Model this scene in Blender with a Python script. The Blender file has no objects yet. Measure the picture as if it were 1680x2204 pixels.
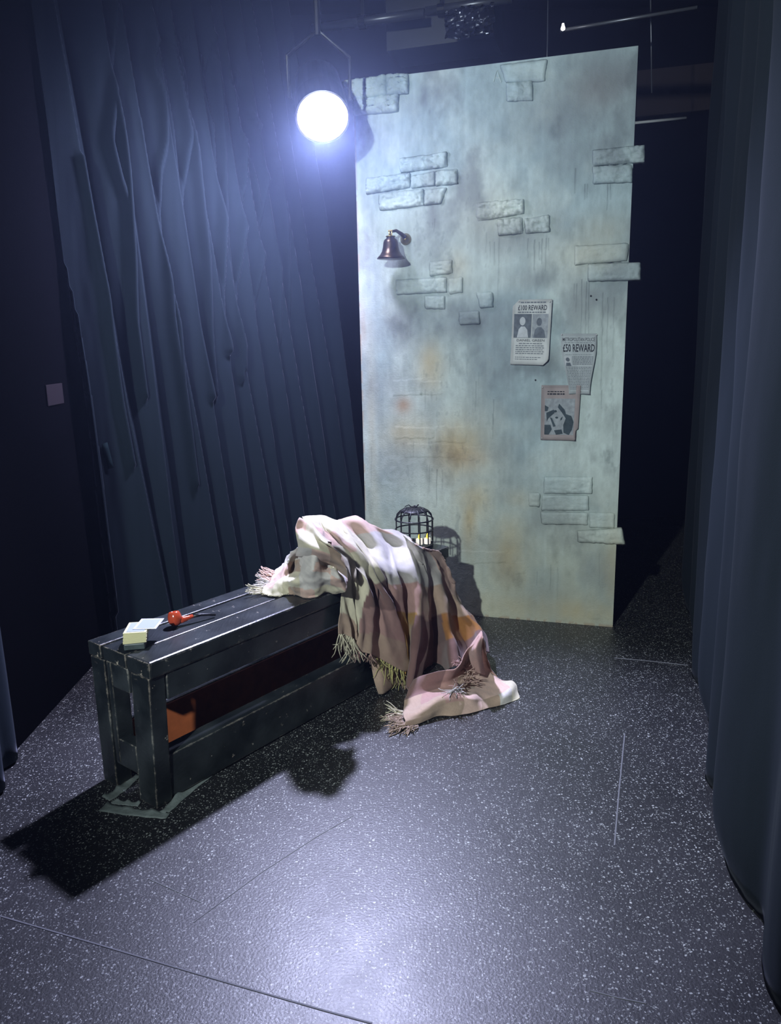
import bpy, bmesh, math, random
import numpy as np
from mathutils import Vector, Matrix, noise as mnoise

random.seed(7)
S = bpy.context.scene
COL = S.collection
PI = math.pi

def srgb(r, g, b):
    f = lambda c: c / 12.92 if c <= 0.04045 else ((c + 0.055) / 1.055) ** 2.4
    return (f(r / 255), f(g / 255), f(b / 255), 1.0)

# ------------------------------------------------------------------ camera, world, lights, exposure
H = 1.347                                   # eye height
F_PX = 1671.0                               # focal length in pixels of the 1680 x 2204 frame
CX, CY = 840.0, 1102.0
_n = np.array([157.0, 7551.0, F_PX]); _up = -_n / np.linalg.norm(_n)
_fh = np.array([0, 0, 1.0]) - _up[2] * _up; _fh /= np.linalg.norm(_fh)
_rt = np.cross(_fh, _up)
if _rt[0] < 0: _rt = -_rt
RW = np.stack([_rt, _fh, _up])              # world = RW @ (right, down, forward)
cam_d = bpy.data.cameras.new('camera'); cam = bpy.data.objects.new('camera', cam_d); COL.objects.link(cam)
cam_d.sensor_fit = 'HORIZONTAL'; cam_d.sensor_width = 36.0; cam_d.lens = 36.0 * F_PX / 1680.0
cam_d.clip_start = 0.05; cam_d.clip_end = 60
m = Matrix.Identity(4)
cr, cu, cb = RW @ [1, 0, 0], RW @ [0, -1, 0], RW @ [0, 0, -1]
for i in range(3):
    m[i][0], m[i][1], m[i][2] = cr[i], cu[i], cb[i]
m[2][3] = H
cam.matrix_world = m
S.camera = cam

S.view_settings.view_transform = 'Standard'; S.view_settings.look = 'None'
S.view_settings.gamma = 1.0; S.view_settings.use_curve_mapping = False
S.view_settings.exposure = 0.0
w = bpy.data.worlds.new('world'); S.world = w; w.use_nodes = True
w.node_tree.nodes['Background'].inputs[0].default_value = (0.35, 0.42, 0.62, 1)
w.node_tree.nodes['Background'].inputs[1].default_value = 0.006
S.cycles.volume_bounces = 0; S.cycles.max_bounces = 6; S.cycles.use_denoising = True
S.cycles.sample_clamp_indirect = 4.0

LAMP = Vector((-0.245, 3.46, 2.25))          # the stage lamp seen in the picture
AIM = Vector((0.10, 1.15, 0.0))
def spot(name, loc, to, energy, col, angle, blend, radius):
    l = bpy.data.lights.new(name, 'SPOT'); o = bpy.data.objects.new(name, l); COL.objects.link(o)
    l.energy = energy; l.color = col; l.spot_size = math.radians(angle); l.spot_blend = blend; l.shadow_soft_size = radius
    o.location = loc; o.rotation_euler = (Vector(to) - Vector(loc)).to_track_quat('-Z', 'Y').to_euler()
    return o
LD = (AIM - LAMP).normalized()
spot('beam_of_visible_lamp', LAMP + LD * 0.10, AIM, 430.0, (0.62, 0.65, 1.0), 96, 0.6, 0.05)
pl_ = bpy.data.lights.new('lens_spill', 'POINT'); pl_.energy = 7.0; pl_.color = (0.66, 0.72, 1.0); pl_.shadow_soft_size = 0.05
po_ = bpy.data.objects.new('lens_spill', pl_); COL.objects.link(po_); po_.location = LAMP + LD * 0.13
spot('added_curtain_rim_spot', LAMP + LD * 0.13 + Vector((-.03, 0, 0)), (-0.95, 3.65, 1.5), 210.0, (0.74, 0.70, 1.0), 150, 1.0, 0.05)  # extra spot added at the lamp to brighten the left curtain's fold rims
KEY = Vector((-1.31, -0.86, 2.57))
spot('key_light', KEY, (0.75, 3.6, 1.0), 570.0, (0.88, 0.99, 1.0), 60, 0.5, 0.045)

# ------------------------------------------------------------------ picture-to-place calibration
def ray(u, v): return RW @ np.array([(u - CX) / F_PX, (v - CY) / F_PX, 1.0])
O3 = np.array([0, 0, H])
def on_z(u, v, z):
    d = ray(u, v); return O3 + (z - H) / d[2] * d
BR = np.array([1.0390, 3.4640, 0.0])         # foot of the flat's right edge
E1 = np.array([0.95502, -0.29653, 0.0])      # along the flat, to the right
NF = np.array([-0.29653, -0.95502, 0.0])     # out of the flat's face
FW, FHT = 1.222, 2.488
BL = BR - E1 * FW
def on_flat(u, v, off=0.0):                  # -> s, z measured on the flat's face
    d = ray(u, v); p = O3 + ((BL + NF * off - O3) @ NF) / (d @ NF) * d
    return (p - BL) @ E1, p[2]
def flat_pt(s, z, off=0.0): return BL + E1 * s + NF * off + np.array([0, 0, z])
AZ = math.radians(37.9)
BP = np.array([-0.7197, 2.0700, 0.0])        # foot of the bench's near front corner
BB = np.array([math.sin(AZ), math.cos(AZ), 0.0])   # along the bench
BN = np.array([math.cos(AZ), -math.sin(AZ), 0.0])  # out of its front
def bench_pt(l, a, z): return BP + BB * l + BN * a + np.array([0, 0, z])
def on_bench(u, v, a):                       # point of the upright plane a metres in front of the bench
    d = ray(u, v); return O3 + ((BP + BN * a - O3) @ BN) / (d @ BN) * d

# ------------------------------------------------------------------ object helpers
def link(o, parent=None):
    COL.objects.link(o)
    if parent is not None:
        o.parent = parent
        bpy.context.view_layer.update() if False else None
        o.matrix_parent_inverse = Matrix.Translation(-Vector(parent.location)) if parent.get('_w') else Matrix.Identity(4)
    return o
def empty(name, loc=(0, 0, 0), **k):
    o = bpy.data.objects.new(name, None); o.empty_display_size = 0.05; COL.objects.link(o)
    o.location = loc; tag(o, **k); return o
def tag(o, label=None, cat=None, group=None, kind=None):
    if label: o['label'] = label
    if cat: o['category'] = cat
    if group: o['group'] = group
    if kind: o['kind'] = kind
    return o
def world_loc(o):
    v = Vector((0, 0, 0))
    while o is not None:
        v += Vector(o.location); o = o.parent
    return v
def mesh_obj(name, verts, faces, mat, parent=None, smooth=False, colors=None, loc=None, mats=None, fm=None):
    """verts in world space; the object's origin is put at loc (or 0) / relative to its parent."""
    me = bpy.data.meshes.new(name)
    V = np.asarray(verts, dtype=np.float64).reshape(-1, 3)
    org = np.array(loc if loc is not None else V.mean(0))
    if parent is not None:
        base = np.array(world_loc(parent))
    else: base = np.zeros(3)
    me.from_pydata((V - org).tolist(), [], faces if isinstance(faces, list) else faces.tolist())
    if mats:
        for x in mats: me.materials.append(x)
        if fm is not None: me.polygons.foreach_set('material_index', fm)
    else: me.materials.append(mat)
    if smooth: me.polygons.foreach_set('use_smooth', [True] * len(me.polygons))
    if colors is not None:
        ca = me.color_attributes.new('Col', 'FLOAT_COLOR', 'POINT')
        c = np.ones((len(V), 4)); c[:, :3] = colors
        ca.data.foreach_set('color', c.astype(np.float32).ravel())
    me.update()
    o = bpy.data.objects.new(name, me); COL.objects.link(o)
    if parent is not None: o.parent = parent
    o.location = Vector(org - base)
    return o
class MB:
    def __init__(s): s.v = []; s.f = []
    def add(s, v, f):
        n = len(s.v); s.v += [list(map(float, p)) for p in v]; s.f += [[n + i for i in q] for q in f]
    def hexa(s, p):   # 8 points: 4 bottom (ccw), 4 top
        s.add(p, [[3, 2, 1, 0], [4, 5, 6, 7], [0, 1, 5, 4], [1, 2, 6, 5], [2, 3, 7, 6], [3, 0, 4, 7]])
    def box(s, o, ex, ey, ez):  # corner o, edge vectors
        o, ex, ey, ez = map(np.array, (o, ex, ey, ez))
        s.hexa([o, o + ex, o + ex + ey, o + ey, o + ez, o + ex + ez, o + ex + ey + ez, o + ey + ez])
    def tube(s, pts, r, n=6, closed=False):
        pts = [np.array(p, float) for p in pts]; N = len(pts)
        rs = r if hasattr(r, '__len__') else [r] * N
        vs = []; up = np.array([0.13, 0.21, 0.97])
        for i, p in enumerate(pts):
            if closed: t = pts[(i + 1) % N] - pts[i - 1]
            else: t = pts[min(i + 1, N - 1)] - pts[max(i - 1, 0)]
            t = t / (np.linalg.norm(t) + 1e-9)
            a = np.cross(t, up); a = a / (np.linalg.norm(a) + 1e-9); b = np.cross(t, a)
            for k in range(n):
                th = 2 * PI * k / n; vs.append(p + rs[i] * (a * math.cos(th) + b * math.sin(th)))
        fs = []
        for i in range(N if closed else N - 1):
            j = (i + 1) % N
            for k in range(n):
                k2 = (k + 1) % n; fs.append([i * n + k, i * n + k2, j * n + k2, j * n + k])
        if not closed: fs += [list(range(n))[::-1], [(N - 1) * n + k for k in range(n)]]
        s.add(vs, fs)
    def lathe(s, c, ax, prof, n=24):  # prof [(r, h)]; first or last r may be 0
        c = np.array(c, float); ax = np.array(ax, float); ax /= np.linalg.norm(ax)
        a = np.cross(ax, [0.3, 0.9, 0.1]); a /= np.linalg.norm(a); b = np.cross(ax, a)
        vs = [c + ax * h + r * (a * math.cos(2 * PI * k / n) + b * math.sin(2 * PI * k / n)) for r, h in prof for k in range(n)]
        fs = [[i * n + k, i * n + (k + 1) % n, (i + 1) * n + (k + 1) % n, (i + 1) * n + k] for i in range(len(prof) - 1) for k in range(n)]
        if prof[0][0] > 1e-5: fs.append(list(range(n))[::-1])
        if prof[-1][0] > 1e-5: fs.append([(len(prof) - 1) * n + k for k in range(n)])
        s.add(vs, fs)
    def build(s, name, mat, parent=None, bevel=0, smooth=False, seg=2, loc=None, merge=False):
        o = mesh_obj(name, s.v, s.f, mat, parent, smooth, loc=loc)
        bm = bmesh.new(); bm.from_mesh(o.data)
        if merge or smooth: bmesh.ops.remove_doubles(bm, verts=bm.verts, dist=1e-5)
        bmesh.ops.recalc_face_normals(bm, faces=bm.faces); bm.to_mesh(o.data); bm.free()
        if bevel:
            b = o.modifiers.new('bevel', 'BEVEL'); b.width = bevel; b.segments = seg; b.limit_method = 'ANGLE'
        return o
def grid_faces(nu, nv):
    i = np.arange(nu - 1)[:, None] * nv + np.arange(nv - 1)[None, :]
    i = i.ravel(); return np.stack([i, i + 1, i + nv + 1, i + nv], 1)

# value noise, vectorised
def _hash(ix, iy, seed):
    h = (ix.astype(np.int64) * 374761393 + iy.astype(np.int64) * 668265263 + seed * 974634777) & 0xffffffff
    h = ((h ^ (h >> 13)) * 1274126177) & 0xffffffff
    return ((h ^ (h >> 16)) & 0xffff) / 65535.0
def vnoise(x, y, seed=0):
    ix = np.floor(x); iy = np.floor(y); fx = x - ix; fy = y - iy
    fx = fx * fx * (3 - 2 * fx); fy = fy * fy * (3 - 2 * fy)
    a = _hash(ix, iy, seed); b = _hash(ix + 1, iy, seed); c = _hash(ix, iy + 1, seed); d = _hash(ix + 1, iy + 1, seed)
    return (a * (1 - fx) + b * fx) * (1 - fy) + (c * (1 - fx) + d * fx) * fy
def fbm(x, y, seed=0, oct=4):
    t = 0; a = 0.5; n = 0
    for k in range(oct):
        t = t + a * vnoise(x * 2 ** k, y * 2 ** k, seed + k); n += a; a *= 0.55
    return t / n
def sstep(a, b, x):
    t = np.clip((x - a) / (b - a), 0, 1); return t * t * (3 - 2 * t)

# ------------------------------------------------------------------ materials
def mat(name):
    M = bpy.data.materials.new(name); M.use_nodes = True
    nt = M.node_tree; return M, nt, nt.nodes['Principled BSDF'], nt.nodes.new, nt.links.new
def setp(b, **k):
    for a, v in k.items(): b.inputs[a.replace('_', ' ')].default_value = v
def simple(name, col, rough=0.6, metal=0.0, spec=0.5, emis=None, bump=0, bscale=200, var=0.0, vscale=8):
    M, nt, b, N, L = mat(name)
    setp(b, Base_Color=col, Roughness=rough, Metallic=metal); b.inputs['Specular IOR Level'].default_value = spec
    tc = N('ShaderNodeTexCoord')
    if emis: b.inputs['Emission Color'].default_value = emis[0]; b.inputs['Emission Strength'].default_value = emis[1]
    if var:
        no = N('ShaderNodeTexNoise'); no.inputs['Scale'].default_value = vscale; no.inputs['Detail'].default_value = 5
        L(tc.outputs['Object'], no.inputs['Vector'])
        mx = N('ShaderNodeMix'); mx.data_type = 'RGBA'; mx.inputs[6].default_value = tuple(c * (1 - var) for c in col[:3]) + (1,)
        mx.inputs[7].default_value = tuple(min(1, c * (1 + var)) for c in col[:3]) + (1,)
        L(no.outputs[0], mx.inputs[0]); L(mx.outputs[2], b.inputs['Base Color'])
    if bump:
        no = N('ShaderNodeTexNoise'); no.inputs['Scale'].default_value = bscale; no.inputs['Detail'].default_value = 3
        L(tc.outputs['Object'], no.inputs['Vector'])
        bp = N('ShaderNodeBump'); bp.inputs['Strength'].default_value = bump; bp.inputs['Distance'].default_value = 0.002
        L(no.outputs[0], bp.inputs['Height']); L(bp.outputs[0], b.inputs['Normal'])
    return M

def floor_material():
    M, nt, b, N, L = mat('speckled_black_vinyl')
    tc = N('ShaderNodeTexCoord')
    def flecks(scale, size, keep, seed):
        mp = N('ShaderNodeMapping'); mp.inputs['Location'].default_value = (seed, seed * 0.7, 0)
        L(tc.outputs['Object'], mp.inputs['Vector'])
        no = N('ShaderNodeTexNoise'); no.inputs['Scale'].default_value = scale * 0.9; L(mp.outputs[0], no.inputs['Vector'])
        ad = N('ShaderNodeMix'); ad.data_type = 'VECTOR'; ad.inputs[0].default_value = 0.01
        L(mp.outputs[0], ad.inputs[4]); L(no.outputs['Color'], ad.inputs[5])
        vo = N('ShaderNodeTexVoronoi'); vo.voronoi_dimensions = '2D'; vo.inputs['Scale'].default_value = scale; L(ad.outputs[1], vo.inputs['Vector'])
        sp = N('ShaderNodeSeparateColor'); L(vo.outputs['Color'], sp.inputs[0])
        k = N('ShaderNodeMath'); k.operation = 'GREATER_THAN'; k.inputs[1].default_value = 1 - keep; L(sp.outputs[0], k.inputs[0])
        sz = N('ShaderNodeMath'); sz.operation = 'MULTIPLY'; sz.inputs[1].default_value = size; L(sp.outputs[1], sz.inputs[0])
        d = N('ShaderNodeMath'); d.operation = 'LESS_THAN'; L(vo.outputs['Distance'], d.inputs[0]); L(sz.outputs[0], d.inputs[1])
        r = N('ShaderNodeMath'); r.operation = 'MULTIPLY'; L(k.outputs[0], r.inputs[0]); L(d.outputs[0], r.inputs[1])
        return r, sp
    r1, s1 = flecks(120, 0.34, 0.30, 0.0); r2, s2 = flecks(260, 0.42, 0.22, 3.3)
    mxm = N('ShaderNodeMath'); mxm.operation = 'MAXIMUM'; L(r1.outputs[0], mxm.inputs[0]); L(r2.outputs[0], mxm.inputs[1])
    big = N('ShaderNodeTexNoise'); big.inputs['Scale'].default_value = 2.2; big.inputs['Detail'].default_value = 6; L(tc.outputs['Object'], big.inputs['Vector'])
    ramp = N('ShaderNodeValToRGB'); ramp.color_ramp.elements[0].position = 0.35; ramp.color_ramp.elements[1].position = 0.75
    ramp.color_ramp.elements[0].color = (0.007, 0.0075, 0.009, 1); ramp.color_ramp.elements[1].color = (0.018, 0.018, 0.022, 1)
    L(big.outputs[0], ramp.inputs[0])
    br = N('ShaderNodeMath'); br.operation = 'MULTIPLY_ADD'; br.inputs[1].default_value = 0.55; br.inputs[2].default_value = 0.12; L(s1.outputs[2], br.inputs[0])
    fc = N('ShaderNodeMix'); fc.data_type = 'RGBA'; fc.inputs[6].default_value = (0.10, 0.11, 0.11, 1); fc.inputs[7].default_value = (0.60, 0.62, 0.60, 1)
    L(br.outputs[0], fc.inputs[0])
    mx = N('ShaderNodeMix'); mx.data_type = 'RGBA'; L(mxm.outputs[0], mx.inputs[0]); L(ramp.outputs[0], mx.inputs[6]); L(fc.outputs[2], mx.inputs[7])
    L(mx.outputs[2], b.inputs['Base Color'])
    # scuffs change the gloss
    sc = N('ShaderNodeTexNoise'); sc.inputs['Scale'].default_value = 5; sc.inputs['Detail'].default_value = 8; sc.inputs['Roughness'].default_value = 0.7
    L(tc.outputs['Object'], sc.inputs['Vector'])
    rr = N('ShaderNodeMapRange'); rr.inputs[3].default_value = 0.41; rr.inputs[4].default_value = 0.50; rr.inputs[1].default_value = 0.3; rr.inputs[2].default_value = 0.7
    L(sc.outputs[0], rr.inputs[0]); L(rr.outputs[0], b.inputs['Roughness'])
    b.inputs['Specular IOR Level'].default_value = 1.0
    fn = N('ShaderNodeTexNoise'); fn.inputs['Scale'].default_value = 160; fn.inputs['Detail'].default_value = 2; L(tc.outputs['Object'], fn.inputs['Vector'])
    bp = N('ShaderNodeBump'); bp.inputs['Strength'].default_value = 0.35; bp.inputs['Distance'].default_value = 0.002
    L(fn.outputs[0], bp.inputs['Height']); L(bp.outputs[0], b.inputs['Normal'])
    return M
def painted_wood():
    M, nt, b, N, L = mat('worn_black_paint')
    tc = N('ShaderNodeTexCoord')
    bv = N('ShaderNodeBevel'); bv.samples = 4; bv.inputs['Radius'].default_value = 0.006
    ge = N('ShaderNodeNewGeometry')
    dt = N('ShaderNodeVectorMath'); dt.operation = 'DOT_PRODUCT'; L(bv.outputs[0], dt.inputs[0]); L(ge.outputs['Normal'], dt.inputs[1])
    e = N('ShaderNodeMapRange'); e.inputs[1].default_value = 0.99; e.inputs[2].default_value = 0.86; e.inputs[3].default_value = 0; e.inputs[4].default_value = 1
    L(dt.outputs['Value'], e.inputs[0])
    n1 = N('ShaderNodeTexNoise'); n1.inputs['Scale'].default_value = 30; n1.inputs['Detail'].default_value = 7; n1.inputs['Roughness'].default_value = 0.75; L(tc.outputs['Object'], n1.inputs['Vector'])
    ew = N('ShaderNodeMath'); ew.operation = 'MULTIPLY_ADD'; ew.inputs[1].default_value = 0.23; L(e.outputs[0], ew.inputs[0]); L(n1.outputs[0], ew.inputs[2])
    th = N('ShaderNodeMapRange'); th.inputs[1].default_value = 0.645; th.inputs[2].default_value = 0.68; L(ew.outputs[0], th.inputs[0])
    n2 = N('ShaderNodeTexNoise'); n2.inputs['Scale'].default_value = 7; n2.inputs['Detail'].default_value = 6; L(tc.outputs['Object'], n2.inputs['Vector'])
    dust = N('ShaderNodeValToRGB'); dust.color_ramp.elements[0].position = 0.4; dust.color_ramp.elements[1].position = 0.8
    dust.color_ramp.elements[0].color = (0.009, 0.012, 0.014, 1); dust.color_ramp.elements[1].color = (0.046, 0.054, 0.060, 1); L(n2.outputs[0], dust.inputs[0])
    wear = N('ShaderNodeMix'); wear.data_type = 'RGBA'; wear.inputs[6].default_value = (0.34, 0.24, 0.17, 1); wear.inputs[7].default_value = (0.42, 0.44, 0.42, 1)
    L(n2.outputs[0], wear.inputs[0])
    mx = N('ShaderNodeMix'); mx.data_type = 'RGBA'; L(th.outputs[0], mx.inputs[0]); L(dust.outputs[0], mx.inputs[6]); L(wear.outputs[2], mx.inputs[7])
    L(mx.outputs[2], b.inputs['Base Color'])
    setp(b, Roughness=0.36)
    mp = N('ShaderNodeMapping'); mp.inputs['Rotation'].default_value = (0, 0, AZ); mp.inputs['Scale'].default_value = (60, 6, 60); L(tc.outputs['Object'], mp.inputs['Vector'])
    n3 = N('ShaderNodeTexNoise'); n3.inputs['Scale'].default_value = 1.5; n3.inputs['Detail'].default_value = 4; L(mp.outputs[0], n3.inputs['Vector'])
    bp = N('ShaderNodeBump'); bp.inputs['Strength'].default_value = 0.5; bp.inputs['Distance'].default_value = 0.0015; L(n3.outputs[0], bp.inputs['Height']); L(bp.outputs[0], b.inputs['Normal'])
    return M
def vcol_material(name, rough=0.85, bump=0.3, bscale=220, weave=False, spec=0.3, sheen=0.0):
    M, nt, b, N, L = mat(name)
    at = N('ShaderNodeVertexColor'); at.layer_name = 'Col'; tc = N('ShaderNodeTexCoord')
    L(at.outputs[0], b.inputs['Base Color']); setp(b, Roughness=rough); b.inputs['Specular IOR Level'].default_value = spec
    if sheen: b.inputs['Sheen Weight'].default_value = sheen
    no = N('ShaderNodeTexNoise'); no.inputs['Scale'].default_value = bscale; no.inputs['Detail'].default_value = 4; L(tc.outputs['Object'], no.inputs['Vector'])
    bp = N('ShaderNodeBump'); bp.inputs['Strength'].default_value = bump; bp.inputs['Distance'].default_value = 0.003
    L(no.outputs[0], bp.inputs['Height']); L(bp.outputs[0], b.inputs['Normal'])
    return M
def velvet(name, col, sheen, sr=0.4):
    M, nt, b, N, L = mat(name)
    tc = N('ShaderNodeTexCoord'); no = N('ShaderNodeTexNoise'); no.inputs['Scale'].default_value = 500; L(tc.outputs['Object'], no.inputs['Vector'])
    setp(b, Base_Color=col, Roughness=0.95); b.inputs['Specular IOR Level'].default_value = 0.05
    b.inputs['Sheen Weight'].default_value = sheen; b.inputs['Sheen Roughness'].default_value = sr; b.inputs['Sheen Tint'].default_value = (0.75, 0.8, 1.0, 1)
    bp = N('ShaderNodeBump'); bp.inputs['Strength'].default_value = 0.25; bp.inputs['Distance'].default_value = 0.001; L(no.outputs[0], bp.inputs['Height']); L(bp.outputs[0], b.inputs['Normal'])
    return M
M_FLOOR = floor_material()
M_PAINT = painted_wood()
M_BROWN = simple('red_brown_board', (0.52, 0.14, 0.05, 1), 0.55, var=0.35, vscale=25)
M_VELVET = velvet('dark_wool_curtain', (0.0105, 0.0165, 0.0235, 1), 0.16, 0.35)
M_VELVET2 = velvet('toned_down_curtain', (0.012, 0.0165, 0.022, 1), 0.02)  # right curtain's own copy, colour and sheen toned down against the lamp's light
M_BLACK = simple('matte_black', (0.0025, 0.0025, 0.0035, 1), 1.0, spec=0.0, bump=0.2)
M_BLACKSAT = simple('satin_black_metal', (0.008, 0.008, 0.011, 1), 0.38, spec=0.4)
M_PIPE = simple('grey_scaffold_tube', (0.16, 0.17, 0.20, 1), 0.35, metal=0.7)
M_PLASTER = vcol_material('painted_plaster', 0.8, 0.5, 140)
M_CLOTH = vcol_material('woven_throw', 0.95, 0.35, 900, sheen=0.2, spec=0.1)
M_PAPER = vcol_material('aged_paper', 0.8, 0.1, 60)
M_INK = simple('printers_ink', (0.02, 0.022, 0.028, 1), 0.8)
M_INK2 = simple('faded_ink', (0.14, 0.16, 0.18, 1), 0.9)
M_SEAM = simple('welded_seam', (0.15, 0.155, 0.17, 1), 0.6, bump=0.3, bscale=60)
M_TAPE = simple('grey_gaffer_tape', (0.17, 0.20, 0.195, 1), 0.36, bump=0.8, bscale=90, var=0.5, vscale=30)
M_GLOW = simple('lamp_lens_glow', (1, 1, 1, 1), 0.3, emis=((1.0, 0.96, 0.93, 1), 34.0))

# ------------------------------------------------------------------ the room
def quadbox(name, lo, hi, M, label=None):
    b = MB(); b.box(lo, (hi[0] - lo[0], 0, 0), (0, hi[1] - lo[1], 0), (0, 0, hi[2] - lo[2]))
    o = b.build(name, M); o['kind'] = 'structure'
    if label: o['label'] = label
    return o
fl = quadbox('floor', (-3.0, -2.6, -0.05), (3.1, 5.8, 0.0), M_FLOOR, 'black vinyl floor sprinkled with white flecks')
quadbox('ceiling', (-3.0, -2.6, 3.45), (3.1, 5.8, 3.5), M_BLACK, 'black ceiling in the dark')
quadbox('wall_back', (-3.0, 5.7, 0), (3.1, 5.8, 3.45), M_BLACK, 'black back wall in the dark')
quadbox('wall_right', (3.0, -2.5, 0), (3.1, 5.7, 3.45), M_BLACK)
quadbox('wall_left', (-1.95, 1.35, 0), (-1.30, 5.7, 3.45), M_BLACK, 'black wall beside the left curtains')
quadbox('wall_rear', (-3.0, -2.6, 0), (3.0, -2.5, 3.45), M_BLACK)
quadbox('wall_side', (-3.0, -2.5, 0), (-2.9, 5.7, 3.45), M_BLACK)
# dark socket plate on the left wall
d = ray(116, 849); pp = O3 + (-1.30 / d[0]) * d
b = MB(); b.box((-1.30, pp[1] - 0.075, pp[2] - 0.04), (0.006, 0, 0), (0, 0.15, 0), (0, 0, 0.08))
tag(b.build('wall_plate', simple('dull_plate', (0.022, 0.018, 0.024, 1), 0.8, spec=.1), bevel=0.002), 'small dull rectangular plate on the black wall left of the curtains', 'plate')
# floor seams
def strip(name, pts, wdt, h, M, parent, z0=0.0):
    P = [np.array(p, float) for p in pts]; b = MB(); vs = []
    for i, p in enumerate(P):
        t = P[min(i + 1, len(P) - 1)] - P[max(i - 1, 0)]; t /= np.linalg.norm(t); n = np.array([-t[1], t[0], 0]) * wdt / 2
        vs += [p - n + [0, 0, z0], p + n + [0, 0, z0], p + n * 0.6 + [0, 0, z0 + h], p - n * 0.6 + [0, 0, z0 + h]]
    fs = []
    for i in range(len(P) - 1):
        a = 4 * i
        for k in range(4): fs.append([a + k, a + (k + 1) % 4, a + 4 + (k + 1) % 4, a + 4 + k])
    b.add(vs, fs); o = b.build(name, M, parent); return o
fz = lambda u, v: on_z(u, v, 0.0)
for q, wd in (([(-60, 1956), (0, 1972), (200, 2030), (420, 2095), (700, 2176), (800, 2203)], 0.006),
          ([(760, 1756), (680, 1802), (560, 1880), (417, 1985)], 0.003), ([(320, 1892), (433, 1943)], 0.003),
          ([(1344, 1580), (1332, 1700), (1322, 1820)], 0.005), ([(1270, 2132), (1330, 2148), (1390, 2160)], 0.004),
          ([(1322, 1416), (1400, 1423), (1480, 1432)], 0.006)):
    strip('seam', [fz(*p) for p in q], wd, 0.0012, M_SEAM, fl)

# ------------------------------------------------------------------ curtains
def crease_field(Sg, Zg, lines, to_sz, amp, wid):
    out = np.zeros_like(Sg)
    for ln, am in lines:
        P = [to_sz(*p) for p in ln]
        for (s0, z0), (s1, z1) in zip(P[:-1], P[1:]):
            dz = z1 - z0
            if abs(dz) < 1e-6: continue
            t = (Zg - z0) / dz; ok = (t >= 0) & (t <= 1)
            sc = s0 + (s1 - s0) * t
            d = (Sg - sc) / wid
            # sharp towards the right, softer on the left
            bmp = np.where(d > 0, np.exp(-(d * 1.6) ** 2), np.exp(-(d * 0.55) ** 2))
            out = np.maximum(out, ok * bmp * am * amp)
    return out
def curtain(name, path, ridges, top, ns, nz, depth, label, lines=None, to_sz=None, flip=1, hem=0.012, seed=1, amp=0.030, wid=0.010, split=0.5, kd=0.42, group=None, zbot=0.012, hemf=None, M=None, first=False, span=None):
    """path: floor polyline; ridges: [(s_floor, s_top)] fold crests in metres along it."""
    P = [np.array(p, float) for p in path]; seg = [np.linalg.norm(b - a) for a, b in zip(P[:-1], P[1:])]; T = sum(seg)
    cum = np.concatenate([[0], np.cumsum(seg)])
    s = np.linspace(0, T, ns); z = np.linspace(0, 1, nz) ** 0.9 * (top - zbot) + zbot
    sf_ = np.linspace(0, T, 600); px = np.interp(sf_, cum, [p[0] for p in P]); py = np.interp(sf_, cum, [p[1] for p in P])
    k = 25; ker = np.ones(k) / k
    px = np.convolve(np.pad(px, k, mode='edge'), ker, 'same')[k:-k]; py = np.convolve(np.pad(py, k, mode='edge'), ker, 'same')[k:-k]
    tx = np.gradient(px); ty = np.gradient(py); tl = np.hypot(tx, ty) + 1e-9; nx, ny = ty / tl * flip, -tx / tl * flip
    Sg, Zg = np.meshgrid(s, z, indexing='ij')
    if span:
        a0, a1, b0, b1 = span; lo = a0 + (a1 - a0) * Zg / top; hi = b0 + (b1 - b0) * Zg / top
        Sg = lo + (hi - lo) * Sg / T
    off = np.zeros_like(Sg)
    w_ = (Zg / top)
    for j in range(nz):
        f = z[j] / top
        r = np.array([a * (1 - f) + b * f for a, b in ridges]) + 0.012 * np.sin(np.arange(len(ridges)) * 2.3 + z[j] * 1.9)
        r = np.maximum.accumulate(r + np.arange(len(r)) * 1e-4)
        sj = Sg[:, j]; idx = np.clip(np.searchsorted(r, sj) - 1, 0, len(r) - 2)
        g = np.maximum(r[idx + 1] - r[idx], 0.02); t = (sj - r[idx]) / g
        d = np.minimum(depth, g * kd)
        o = np.where(t < split, -sstep(0, split, t), -1 + np.clip((t - split) / (1 - split), 0, 1) ** 1.15)
        if first: o = np.where(t < .07, -sstep(0, .07, t), np.where(t < .42, -1, -1 + (np.clip((t - .42) / .58, 0, 1)) ** 0.8))
        if first: o = np.where(idx == 0, -1 + np.clip(t, 0, 1) ** 1.2, o)
        o = np.where((t < 0) | (t > 1), -0.25, o)
        off[:, j] = o * d
    # soften crest a touch
    off = (off + np.roll(off, 1, 0) + np.roll(off, -1, 0)) / 3; off[0] = off[1]; off[-1] = off[-2]
    off += (fbm(Sg * 5 + 3, Zg * 0.9, seed) - 0.5) * 0.03
    if lines: off += crease_field(Sg, Zg, lines, to_sz, amp, wid)
    if hemf is not None: off += hemf(Sg, Zg)
    I = lambda a: np.interp(Sg, sf_, a)
    V = np.stack([I(px) + I(nx) * off, I(py) + I(ny) * off, Zg], -1)
    o = mesh_obj(name, V.reshape(-1, 3), grid_faces(ns, nz), M or M_VELVET, smooth=True)
    m_ = o.modifiers.new('thickness', 'SOLIDIFY'); m_.thickness = 0.003
    tag(o, label, 'curtain', group); return o
Q1 = np.array([-1.245, 3.16]); Q2 = np.array([-0.20, 4.62]); QD = (Q2 - Q1); QL = np.linalg.norm(QD); QD /= QL; QN = np.array([QD[1], -QD[0]])
def q_sz(u, v):
    d = ray(u, v); t = ((Q1 - O3[:2]) @ QN) / (d[:2] @ QN); p = O3 + t * d
    return (p[:2] - Q1) @ QD, p[2]
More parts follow.
